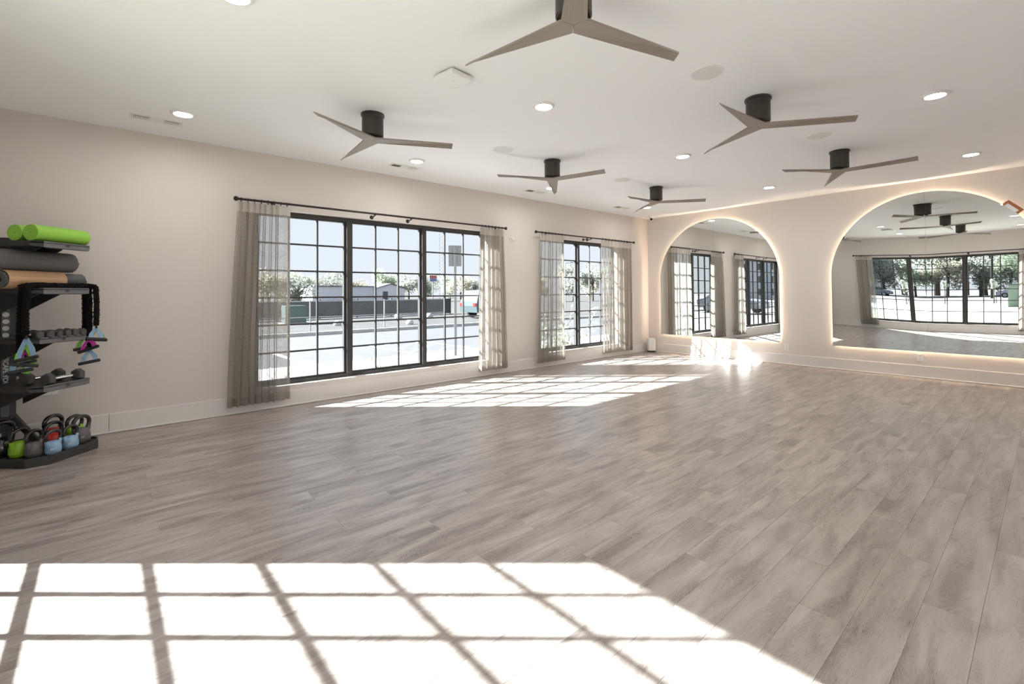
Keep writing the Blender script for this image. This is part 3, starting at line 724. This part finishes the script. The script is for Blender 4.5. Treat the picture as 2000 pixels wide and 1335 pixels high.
for k, (u_, r_) in enumerate([(-.19, .036), (-.107, .035), (-.035, .030), (.035, .030), (.103, .032), (.168, .032)]):
    dumbbell(rk(.435, u_, 1.016+r_*.87), 'x', r_, .19, 'small black hex dumbbell, %s from the window-wall end of the third rack shelf' % ['sixth', 'fifth', 'fourth', 'third', 'second', 'first'][k], 'small hex dumbbells on the third shelf')
dumbbell(rk(.50, .02, .626+.046), 'y', .052, .30, 'large hex dumbbell with shiny handle along the front of the lower shelf', 'large hex dumbbells')
dumbbell(rk(.36, -.02, .626+.050), 'y', .055, .30, 'large hex dumbbell behind the shiny-handled one on the lower shelf', 'large hex dumbbells')

# kettlebells on the tray
def kettlebell(n_, u_, s, m_, label, txt=None, rz=0):
    t = thing('kettlebell', label, 'kettlebell', rk(n_, u_, .0555), R(45)+rz, 'kettlebells on the rack tray')
    bm_ = MB().lathe([(.01, 0), (.049*s, 0), (.060*s, .010*s), (.0686*s, .045*s), (.067*s, .085*s), (.056*s, .120*s), (.038*s, .138*s), (.01, .142*s)], 28)
    bm_.build('bell', m_, t, smooth=60)
    MB().lathe([(.062*s, .030*s), (.0693*s, .034*s), (.0693*s, .038*s), (.062*s, .042*s)], 28).build('bell_ring', m_, t, smooth=60)
    pts = []
    for k in range(25):
        a = math.pi*1.30*(k/24)-.15*math.pi; x = .074*s*math.cos(a)*(1+.20*math.sin(a)); z = .172*s+.074*s*math.sin(a); pts.append((0, x, z))
    pts = [(0, .045*s, .10*s)]+pts+[(0, -.045*s, .10*s)]
    MB().tube(pts, .0165*s, 12).build('handle', M['enamel'], t, smooth=60)
    for s_ in (-1, 1):
        MB().tube([(0, s_*.047*s, .095*s), (0, s_*.062*s, .128*s), (0, s_*.068*s, .150*s)], [.027*s, .0215*s, .0185*s], 14).build('horn', m_, t, smooth=60)
    if txt:
        a = R(-45)-rz+R(8); q = Matrix.Rotation(a, 4, 'Z') @ Matrix.Translation((.0690*s, 0, .062*s)) @ Matrix.Rotation(R(90), 4, 'Z') @ Matrix.Rotation(R(90), 4, 'X')
        text_mesh(txt, .024, M['print_white'], t, q, 'weight_mark', .002)
    return t
kettlebell(.165, -.165, 1.12, M['enamel'], 'large all-black kettlebell at the column end of the tray')
kettlebell(.312, -.160, .90, M['kb_green'], 'lime green kettlebell between the black and grey ones', rz=.15)
kettlebell(.436, -.152, .85, M['kb_grey'], 'grey kettlebell beside the front light blue one', rz=.1)
kettlebell(.528, -.085, .78, M['kb_blue'], 'light blue kettlebell at the front corner of the tray', '8KG')
kettlebell(.530, .055, .78, M['kb_blue'], 'light blue kettlebell behind the front one, before the grey 10', '8KG')
kettlebell(.470, .205, .95, M['kb_grey'], 'grey kettlebell marked 10 at the window end of the tray', '10')
kettlebell(.240, .172, 1.0, M['kb_red'], 'red kettlebell with black handle at the back of the tray')
kettlebell(.380, .050, .9, M['kb_red'], 'red kettlebell in the middle of the cluster')
kettlebell(.348, .258, .9, M['kb_green'], 'lime green kettlebell at the back behind the grey 10')

# sleeved resistance tubes draped over the second shelf, with handles at both ends
def handle(parent, c, ang, m_, tilt, drop=.10):
    cx_, cy_, cz_ = c; dx, dy = math.cos(ang), math.sin(ang); w_ = .064
    g0 = Vector((cx_-dx*w_, cy_-dy*w_, cz_-drop-tilt*.03)); g1 = Vector((cx_+dx*w_, cy_+dy*w_, cz_-drop+tilt*.03)); ap = Vector((cx_, cy_, cz_))
    h = MB().tube([g0+(g1-g0)*q for q in (-.08, 0, .25, .5, .75, 1, 1.08)], [.012, .0145, .0135, .0145, .0135, .0145, .012], 12).build('handle_grip', M['rubber'], parent, smooth=60)
    b = MB(); ga = (g1-g0).normalized()*.015
    for g, sg in ((g0, 1), (g1, -1)):
        md = ap.lerp(g, .55); g_ = g+ga*sg*1.0
        b.add([ap-ga, ap+ga, md+ga*1.15, md-ga*1.15, g_+ga*1.1-Vector((0, 0, .012)), g_-ga*1.1-Vector((0, 0, .012))], [(0, 1, 2, 3), (3, 2, 4, 5)])
    o = b.build('strap', m_, parent); sol = o.modifiers.new('solid', 'SOLIDIFY'); sol.thickness = .003
def tube_band(nofs, un, uf, zn, zf, m_, label, seed, hn, hf):
    t = thing('resistance_band', label, 'resistance band', (0, 0, 0), 0, 'sleeved resistance bands'); r_ = random.Random(seed)
    z0 = 1.440; key = [rk(nofs, un-.01, zn), rk(nofs, un-.012, (zn+z0)/2), rk(nofs, un, z0-.05), rk(nofs-.004, un+.025, z0+.004), rk(nofs-.006, 0, z0+.006), rk(nofs-.004, uf-.025, z0+.004), rk(nofs, uf, z0-.05), rk(nofs, uf+.008, (zf+z0)/2), rk(nofs, uf+.006, zf)]
    P = [Vector(q) for q in key]; pts = []
    for i in range(len(P)-1):
        p0, p1, p2, p3 = P[max(i-1, 0)], P[i], P[i+1], P[min(i+2, len(P)-1)]; L_ = (p2-p1).length; n = max(2, int(L_/.006))
        for k in range(n):
            q = k/n; pts.append(.5*((2*p1)+(-p0+p2)*q+(2*p0-5*p1+4*p2-p3)*q*q+(-p0+3*p1-3*p2+p3)*q**3))
    pts.append(P[-1])
    pts = [p+Vector((r_.uniform(-.0015, .0015), r_.uniform(-.0015, .0015), 0)) for p in pts]
    base = Vector(pts[0]); t.location = base
    MB().tube([p-base for p in pts], [r_.uniform(.019, .026) if k % 2 else r_.uniform(.014, .018) for k in range(len(pts))], 8).build('ruffled_sleeve', M['sleeve'], t)
    for e, hh in ((P[0]-base, hn), (P[-1]-base, hf)):
        MB().tube([e+Vector((0, 0, .01)), e-Vector((0, 0, .035))], .007, 8).build('cord_end', M['rubber'], t)
        handle(t, tuple(e-Vector((0, 0, .03))), hh[0], m_, hh[1], hh[2])
tube_band(.545, -.30, .255, 1.06, 1.10, M['strap_blue'], 'sleeved resistance band with light blue handle straps over the second shelf', 11, (R(70), .5, .16), (R(120), -.3, .10))
tube_band(.520, -.285, .285, 1.02, 1.09, M['strap_green'], 'sleeved resistance band with green handle straps over the second shelf', 12, (R(100), -.4, .17), (R(95), -.2, .10))
tube_band(.495, -.265, .235, .96, 1.00, M['strap_pink'], 'sleeved resistance band with magenta handle straps over the second shelf', 13, (R(60), .6, .10), (R(70), .8, .09))
tube_band(.468, -.275, .270, .92, .90, M['strap_blue'], 'lowest-hanging sleeved band with blue handle straps behind the others', 14, (R(110), .2, .12), (R(85), .4, .11))
tube_band(.444, -.262, .245, .90, 1.02, M['strap_green'], 'sleeved band with green straps hanging nearest the rack column', 15, (R(80), -.5, .13), (R(110), .3, .10))

# ------------------------------------------------------------------ outside: ground, parking lot, planting
GZ = -.15
M['asphalt'] = mat('asphalt', (.082, .080, .084), .9, var=.12, scale=3)
M['concrete'] = mat('concrete', (.42, .41, .40), .9, var=.08, scale=2)
M['soil'] = mat('dry_ground', (.058, .053, .05), 1, var=.25, scale=.6)
M['lawn'] = mat('pale_lawn', (.40, .39, .30), 1, var=.25, scale=2)
M['mulch'] = mat('planting_bed', (.17, .13, .10), 1, var=.3, scale=12)
M['paint'] = mat('road_paint', (.62, .62, .62), .8)
M['galv'] = mat('galvanised_steel', (.32, .33, .34), .5, metal=.4)
M['screen'] = mat('dark_screen_fence', (.085, .08, .078), .9, var=.2, scale=1.5)
M['util_green'] = mat('utility_green', (.06, .10, .085), .6)
M['metal_siding'] = mat('pale_metal_siding', (.68, .68, .72), .6)
M['siding'] = mat('blue_grey_siding', (.66, .69, .76), .8, var=.05, scale=2)
M['roofing'] = mat('roof_grey', (.12, .12, .13), .9)
M['pane_dark'] = mat('building_pane', (.05, .06, .07), .1)
M['bark'] = mat('bark', (.08, .065, .05), 1, var=.3, scale=10)
def leaf(name, col):
    G = bpy.data.materials.new(name); G.use_nodes = True; t = G.node_tree; t.nodes.clear(); N = t.nodes.new
    oi = N('ShaderNodeNewGeometry'); cr = N('ShaderNodeValToRGB'); t.links.new(oi.outputs['Random Per Island'], cr.inputs[0])
    cr.color_ramp.elements[0].color = (*[c*.8 for c in col], 1); cr.color_ramp.elements[1].color = (*[c*1.2 for c in col], 1)
    d = N('ShaderNodeBsdfDiffuse'); tl = N('ShaderNodeBsdfTranslucent'); mx = N('ShaderNodeMixShader'); mx.inputs[0].default_value = .55
    t.links.new(cr.outputs[0], d.inputs[0]); t.links.new(cr.outputs[0], tl.inputs[0]); t.links.new(d.outputs[0], mx.inputs[1]); t.links.new(tl.outputs[0], mx.inputs[2])
    o = N('ShaderNodeOutputMaterial'); t.links.new(mx.outputs[0], o.inputs[0]); return G
M['leaf_a'] = leaf('leaf_grey_green', (.40, .41, .36)); M['leaf_b'] = leaf('leaf_autumn_tan', (.50, .46, .37)); M['leaf_c'] = leaf('leaf_green', (.40, .44, .34))  # leaf colours lightened to imitate the pale outdoor haze
M['car_grey'] = mat('car_paint_grey', (.16, .18, .21), .25, coat=.6); M['car_silver'] = mat('car_paint_silver', (.30, .33, .38), .25, coat=.6)
M['car_dark'] = mat('car_paint_teal', (.05, .07, .075), .3, coat=.6); M['tire'] = mat('tyre', (.02, .02, .02), .9); M['car_glass'] = mat('car_glass', (.03, .035, .04), .08)
M['tail'] = mat('tail_lamp', (.35, .02, .02), .3)
struct(MB().box(-260, 160, -260, 200, GZ-.30, GZ-.02).build('ground', M['soil']))
struct(MB().box(-11.86, -4.2, -60, 45, GZ-.025, GZ).build('parking_lot', M['asphalt']))
struct(MB().box(-4.2, -1.5, -60, 30, GZ-.025, GZ+.03).build('sidewalk', M['concrete']))
struct(MB().box(-1.5, -.2, RY-.2, .2, GZ-.02, GZ+.01).build('planting_bed', M['mulch']))
struct(MB().box(-12.06, -11.86, -60, 45, GZ-.025, GZ+.12).build('curb', M['concrete']))
struct(MB().box(-1.5, 30, -52, RY-.2, GZ-.02, GZ+.012).build('lawn', M['lawn']))
struct(MB().box(-70, 60, -84, -52, GZ-.02, GZ+.02).build('road', M['asphalt']))
def stripe(a, b, label):
    o = MB().bar((a[0], a[1], GZ+.003), (b[0], b[1], GZ+.003), .055, .003).build('parking_line', M['paint']); tag(o, label, 'road marking', 'painted parking lines')
for y in (-3.65, -1.9): stripe((-4.25, y), (-7.0, y), 'white painted line beside the hatched parking bay')
for y in (-6.2, -8.75, -11.3, -13.85): stripe((-4.25, y), (-7.0, y), 'plain white parking stall line on the asphalt')
for k in range(4): stripe((-6.4+.85*k, -3.6), (-7.9+.85*k if k else -6.95, -1.95 if k else -3.1), 'slanted white line inside the hatched parking bay')
# chain-link fence
fen = thing('chain_link_fence', 'galvanised chain-link fence along the far side of the parking lot', 'fence', (-13, 2.75, GZ))
FH = 1.24; FL = 34.0
for k in range(12): MB().cyl((0, -FL*k/11, 0), (0, -FL*k/11, FH+.05), .03, n=8).build('post', M['galv'], fen)
for z in (FH, FH*.5): MB().cyl((0, 0, z), (0, -FL, z), .016, n=6).build('rail', M['galv'], fen)
b = MB(); s_ = .085; n = int(FL/s_)
for k in range(-int(FH/s_), n):
    for dr in (0, 1):
        y0, y1 = -k*s_, -(k*s_+FH); z0, z1 = (0, FH) if dr == 0 else (FH, 0)
        if y1 < -FL: f = (y0+FL)/(y0-y1); y1 = -FL; z1 = z0+(z1-z0)*f
        if y0 > 0: f = y0/(y0-y1); z0 = z0+(z1-z0)*f; y0 = 0
        b.tube([(.003*dr, y0, z0), (.003*dr, y1, z1)], .0028, 3, cap=False)
tag(b.build('wire_mesh', M['galv'], fen), kind='stuff')
# dark screen fence behind, panel by panel
sc_ = thing('screen_fence', 'dark solid screen fence behind the chain-link fence', 'fence', (-24, 10.2, GZ))
for k in range(12):
    MB().box(-.02, .02, -2.4*(k+1)+.03, -2.4*k-.03, .03, 1.14-.012*(k % 3)).build('fence_panel', M['screen'], sc_)
    MB().box(-.05, .05, -2.4*k-.05, -2.4*k+.05, 0, 1.2).build('post', M['screen'], sc_)
t = thing('transformer_box', 'green utility transformer box behind the chain-link fence', 'utility box', (-19.8, -2.1, GZ))
MB().box(-.4, .4, -.5, .5, .05, .95).build('cabinet', M['util_green'], t, bevel=.03); MB().box(-.5, .5, -.6, .6, 0, .06).build('pad', M['concrete'], t)
MB().box(.40, .412, -.46, -.01, .12, .86).build('door', M['util_green'], t); MB().box(.40, .412, .01, .46, .12, .86).build('door', M['util_green'], t)
def rock(x, y, r, label):
    b = MB(); bm = bmesh.new(); bmesh.ops.create_icosphere(bm, subdivisions=3, radius=r)
    for v in bm.verts: v.co *= 1+.18*noise.noise(v.co*2.2/r*.5); v.co.z = v.co.z*.8+r*.55
    me = bpy.data.meshes.new('boulder'); bm.to_mesh(me); bm.free(); me.materials.append(M['metal_siding_w']); o = obj('boulder', me, None, True); o.location = (x, y, GZ-.02); tag(o, label, 'boulder', 'pale boulders')
M['metal_siding_w'] = mat('pale_rock', (.42, .42, .42), .9)
rock(-20.6, 4.2, .24, 'pale rounded boulder behind the chain-link fence'); rock(-15.0, 1.95, .18, 'small pale boulder close to the chain-link fence'); rock(-20.6, 6.4, .22, 'pale boulder near the end of the screen fence'); rock(-17.0, -.9, .18, 'low pale boulder beside the transformer box')
M['sign_grey'] = mat('sign_back_grey', (.10, .105, .11), .6)
# sign post in front of the wide window
t = thing('sign_post', 'grey metal sign post with a blank plate turned away, by the sidewalk', 'sign', (-3.23, -3.19, GZ), R(-30))
MB().box(-.03, .03, -.03, .03, 0, 2.62).build('post', M['sign_grey'], t); MB().box(-.045, -.035, -.155, .155, 2.16, 2.66).build('plate', M['sign_grey'], t, bevel=.002)
# metal building
t = thing('metal_building', 'low pale metal building with a gable beyond the fence', 'building', (-62, 21, GZ))
MB().box(-5, 1, -9, 0, 0, 2.6).build('wall', M['metal_siding'], t); MB().prism([(0, 0), (4.6, 0), (4.6, 2.35), (2.3, 3.0), (0, 2.35)], 'x', -4, 1.6).build('gable_wall', M['metal_siding'], t)
MB().prism([(-.2, 2.32), (2.3, 3.02), (4.8, 2.32), (4.8, 2.42), (2.3, 3.14), (-.2, 2.42)], 'x', -4.2, 1.8).build('gable_roof', M['roofing'], t); MB().box(-5.2, 1.2, -9.2, 0, 2.6, 2.72).build('roof', M['roofing'], t)
for k in range(20): MB().box(1.0, 1.05, -8.9+.45*k, -8.84+.45*k, .1, 2.55).build('siding_rib', M['metal_siding'], t)
MB().box(1.6, 1.64, 1.0, 1.8, 0, 1.9).build('door', M['roofing'], t)
# pole sign, radio mast, lamp post
t = thing('pole_sign', 'red and blue roadside sign on a tall pole', 'sign', (-60, 30.4, GZ))
MB().cyl((0, 0, 0), (0, 0, 3.7), .10, n=10).build('pole', M['galv'], t); MB().box(-.1, .1, -.65, .65, 3.95, 4.45).build('red_panel', mat('sign_red', (.35, .10, .10), .6), t); MB().box(-.1, .1, -.65, .65, 3.5, 3.93).build('blue_panel', mat('sign_blue', (.12, .16, .32), .6), t)
t = thing('radio_mast', 'tall thin lattice radio mast behind the trees', 'mast', (-80, 44.6, GZ)); mh = 21; b = MB()
for k in range(3):
    a = 2*math.pi*k/3; MB().cyl((.5*math.cos(a), .5*math.sin(a), 0), (.5*math.cos(a), .5*math.sin(a), mh), .05, n=5).build('leg', M['galv'], t)
for k in range(28):
    for q in range(3):
        a, c = 2*math.pi*q/3, 2*math.pi*(q+1)/3; z = k*.75; b.bar((.5*math.cos(a), .5*math.sin(a), z), (.5*math.cos(c), .5*math.sin(c), z+.75), .022, .022)
b.build('lattice', M['galv'], t)
t = thing('lamp_post', 'slim parking lot lamp post with a side arm, seen through the narrow window', 'lamp post', (-25, 24.05, GZ))
MB().cyl((0, 0, 0), (0, 0, 4.4), .06, .045, 10).build('pole', M['galv'], t); MB().bar((0, 0, 4.35), (.35, .45, 4.42), .02, .02).build('arm', M['galv'], t); MB().bar((.30, .38, 4.42), (.55, .70, 4.44), .09, .04).build('lamp_head', M['galv'], t)
# trees
def crown_mesh(seed, mname, nl, size):
    r_ = random.Random(seed); b = MB(); blobs = []
    for k in range(9):
        blobs.append((Vector((r_.uniform(-.55, .55), r_.uniform(-.55, .55), r_.uniform(-.45, .62))), r_.uniform(.30, .5)))
    blobs.append((Vector((0, 0, 0)), .6))
    for k in range(nl):
        c, rr = blobs[k % len(blobs)]; d = Vector((r_.gauss(0, 1), r_.gauss(0, 1), r_.gauss(0, 1))).normalized()*rr*(r_.random()**.4)
        p = c+d; u_ = Vector((r_.gauss(0, 1), r_.gauss(0, 1), r_.gauss(0, .6))).normalized(); v_ = u_.orthogonal().normalized(); s_ = size*r_.uniform(.6, 1.3)
        b.add([p-u_*s_, p+v_*s_*.5, p+u_*s_, p-v_*s_*.5], [(0, 1, 2, 3)])
    me = bpy.data.meshes.new('foliage'); me.from_pydata(b.v, [], b.f); me.materials.append(M[mname]); return me
CROWN = [crown_mesh(1, 'leaf_a', 2600, .055), crown_mesh(2, 'leaf_b', 2400, .055), crown_mesh(3, 'leaf_c', 2600, .055), crown_mesh(4, 'leaf_a', 2400, .06)]
def trunk_mesh(seed):
    r_ = random.Random(seed); b = MB(); b.tube([(0, 0, -.1), (.02, .01, .25), (-.02, .02, .5), (0, 0, .8)], [.035, .028, .02, .008], 8)
    for k in range(6):
        a = r_.uniform(0, 6.28); z = r_.uniform(.35, .6); b.tube([(0, 0, z), (.15*math.cos(a), .15*math.sin(a), z+.14), (.3*math.cos(a), .3*math.sin(a), z+.22)], [.014, .009, .003], 6)
    me = b.mesh('trunk'); me.materials.append(M['bark']); return me
TRUNK = [trunk_mesh(1), trunk_mesh(2)]
def tree(x, y, h, wd, k, label, group='trees outside'):
    t = thing('tree', label, 'tree', (x, y, GZ), rnd.uniform(0, 6.28), group)
    a = obj('trunk', TRUNK[k % 2], t); a.scale = (h*.9, h*.9, h); c = obj('foliage', CROWN[k], t); c.location = (0, 0, h*.50); c.scale = (wd, wd, h*.50)
TK = ['grey-green tree', 'tan autumn tree', 'leafy green tree', 'broad grey-green tree']
r2 = random.Random(5)
for k, (y, h) in enumerate([(3.5, 3.6), (1.0, 4.2), (-2, 4.4), (-6, 4.6)]): tree(-36-r2.uniform(0, 3), y, h, h*.48, [0, 1, 0, 3][k], 'low '+TK[[0, 1, 0, 3][k]]+' standing past the transformer box')
for k in range(13): y = 9+k*3.4; tree(-72-r2.uniform(0, 8), y+r2.uniform(-1, 1), r2.uniform(4.8, 6.2), r2.uniform(2.2, 3.0), k % 4, TK[k % 4]+' in the line behind the low metal building')
for k, (x, y, h) in enumerate([(-56, 33, 5.2), (-52, 36.5, 4.8), (-50, 41, 4.6)]): tree(x, y, h, h*.45, [1, 1, 0][k], ['tan autumn tree right beside the roadside sign', 'tan autumn tree between the sign and the radio mast', 'grey-green tree in front of the radio mast'][k])
for k in range(7): tree(-48-r2.uniform(0, 8), 46+k*5, r2.uniform(5.5, 7.5), r2.uniform(2.6, 3.6), [1, 0, 3, 1][k % 4], TK[[1, 0, 3, 1][k % 4]]+' seen through the narrow window')
for k in range(14): tree(-17+k*3.6+r2.uniform(-.5, .5), -108-r2.uniform(0, 8), r2.uniform(13, 17), r2.uniform(4.2, 5.4), [2, 0, 2, 3][k % 4], 'tall '+TK[[2, 0, 2, 3][k % 4]]+' across the road, reflected in the mirror')
for k in range(10): tree(-13+k*3.4+r2.uniform(-.6, .6), -93-r2.uniform(0, 4), r2.uniform(5.2, 8.0), r2.uniform(2.8, 3.6), [0, 2, 1][k % 3], 'shorter '+TK[[0, 2, 1][k % 3]]+' at the roadside, reflected in the mirror')
# apartment house
t = thing('apartment_house', 'blue-grey sided house across the road, reflected in the mirrors', 'building', (-27, -92, GZ))
MB().box(-14, 12, -8, 0, 0, 8).build('wall', M['siding'], t); MB().box(-14.4, 12.4, -8.4, .4, 8, 8.35).build('roof', M['roofing'], t)
for fl_ in range(3):
    for k in range(9):
        w_ = MB().box(-12.8+2.8*k, -11.5+2.8*k, -.02, .04, .7+2.6*fl_, 2.2+2.6*fl_).build('window', M['white'], t); MB().box(-12.72+2.8*k, -11.58+2.8*k, .03, .06, .78+2.6*fl_, 2.12+2.6*fl_).build('pane', M['pane_dark'], w_)
# cars
def car(x, y, rz, paint, label, suv=False):
    t = thing('car', label, 'car', (x, y, GZ), rz); hh = 1.72 if suv else 1.45
    prof = [(-2.2, .35), (-2.25, .75), (-2.1, .95), (-1.65, 1.02), (-1.15, hh-.05), (-.3, hh), (.55, hh-.03), (1.15, 1.02), (2.05, .88), (2.25, .68), (2.22, .35)]
    if suv: prof[2:5] = [(-2.2, 1.05), (-2.1, 1.35), (-1.95, hh-.03)]
    b = MB(); lay = [(-.86, .0), (-.88, .05), (.88, .05), (.86, .0)]
    for y_, _ in lay:
        for px_, pz in prof: ins = .16 if pz > 1.1 else 0; b.v.append((px_, y_-math.copysign(ins, y_), pz))
    n = len(prof)
    for i in range(3):
        for k in range(n): b.f.append((i*n+k, i*n+(k+1) % n, (i+1)*n+(k+1) % n, (i+1)*n+k))
    b.f += [tuple(range(n))[::-1], tuple(range(3*n, 4*n))]
    b.build('body', paint, t, bevel=.04)
    x0, x1 = (-1.85, .95) if suv else (-1.45, .95)
    for s_ in (-1, 1):
        MB().add([(x0+.15, s_*.885, 1.06), (x1, s_*.885, 1.04), (x1-.42, s_*.735, hh-.12), (x0+.38, s_*.735, hh-.12)], [(0, 1, 2, 3)]).build('side_window', M['car_glass'], t)
        MB().box(2.18, 2.26, s_*.66-.16, s_*.66+.16, .62, .76).build('headlamp', M['white'], t); MB().box(-2.28, -2.2, s_*.68-.14, s_*.68+.14, .74, .92).build('tail_lamp', M['tail'], t)
        for wx in (-1.38, 1.38):
            wh = MB().cyl((wx, s_*.68, .33), (wx, s_*.90, .33), .33, n=24).build('wheel', M['tire'], t); MB().cyl((wx, s_*.895, .33), (wx, s_*.91, .33), .2, n=16).build('hub_cap', M['galv'], wh)
    MB().add([(.62, -.66, hh-.08), (.62, .66, hh-.08), (1.16, .80, 1.05), (1.16, -.80, 1.05)], [(0, 1, 2, 3)]).build('windscreen', M['car_glass'], t)
    return t
car(-17.2, 9.3, R(90), M['car_dark'], 'dark teal sport utility car parked past the end of the fence', True)
car(-9.0, -24.4, R(5), M['car_silver'], 'silver car parked by the building, reflected in the mirror near the corner')
car(-12.5, -82, 0, M['car_grey'], 'grey car on the road, reflected in the large mirror'); car(2.5, -81, R(180), M['car_silver'], 'silver car on the road, opposite direction, reflected in the large mirror', True)
# small leafy shrubs along the window beds and lawn saplings
def shrub_mesh(seed, m_):
    r_ = random.Random(seed); b = MB()
    for k in range(26):
        a = r_.uniform(0, 6.28); l = r_.uniform(.18, .42); tip = Vector((math.cos(a)*l*.8, math.sin(a)*l*.8, l*r_.uniform(.6, 1.3)))
        for q in range(7):
            p = tip*((q+2)/8); u_ = Vector((r_.gauss(0, 1), r_.gauss(0, 1), r_.gauss(.4, .6))).normalized()*.035; v_ = u_.orthogonal().normalized()*.014; b.add([p, p+u_+v_, p+u_*2, p+u_-v_], [(0, 1, 2, 3)])
        b.tube([(0, 0, 0), tuple(tip)], [.005, .002], 4)
    me = bpy.data.meshes.new('shrub'); me.from_pydata(b.v, [], b.f); me.materials.append(M[m_]); return me
SHR = [shrub_mesh(1, 'leaf_c'), shrub_mesh(2, 'leaf_a'), shrub_mesh(3, 'leaf_b')]
for k, (x, y, s_, tx) in enumerate([(-1.35, -5.80, 1.0, 'under the middle of the wide window'), (-1.35, -5.30, .9, 'beside another shrub under the wide window'), (-1.3, -7.45, .9, 'low behind the curtain of the wide window'), (-1.0, -2.6, 2.0, 'outside the narrow window'), (-1.1, -1.6, 2.3, 'outside the sunlit end of the narrow window'),
                                     (2.6, -11.7, 1.1, 'below the back window near the gathered curtain'), (3.25, -11.8, 1.0, 'below the middle of the back window'), (4.0, -11.7, .9, 'on the lawn side of the back window'), (5.15, -11.7, 1.2, 'below the bright end of the back window')]):
    o = obj('shrub', SHR[k % 3], None); o.location = (x, y, GZ+.01); o.scale = (s_,)*3; tag(o, 'small leafy shrub '+tx, 'shrub', 'young shrubs')
for k, (x, y) in enumerate([(-2.4, -43.6), (-1.0, -49.5), (2.2, -50), (-5.5, -46)]):
    t = thing('sapling', 'thin staked sapling on the lawn by the road', 'tree', (x, y, GZ), 0, 'staked saplings'); MB().cyl((0, 0, 0), (0, 0, 1.6), .04, .025, 6).build('trunk', M['bark'], t); MB().bar((.15, 0, 0), (.12, 0, 1.1), .02, .02).build('stake', M['bark'], t)
    c = obj('foliage', CROWN[0], t); c.location = (0, 0, 1.7); c.scale = (.32, .32, .6)
# power pole and green enclosure across the road
t = thing('utility_pole', 'wooden utility pole across the road, reflected in the large mirror', 'pole', (.2, -76, GZ)); MB().cyl((0, 0, 0), (0, 0, 9), .14, .1, 10).build('pole', M['bark'], t); MB().box(-1, 1, -.06, .06, 8.2, 8.35).build('crossarm', M['bark'], t)
t = thing('green_enclosure', 'pale green boxy enclosure across the road, reflected in the large mirror', 'enclosure', (4.2, -40.2, GZ)); MB().box(-.6, .9, -.8, 0, 0, 1.6).build('wall', mat('pale_green', (.20, .26, .22), .8), t); MB().box(-.7, 1.0, -.9, .1, 1.6, 1.72).build('roof', M['roofing'], t)
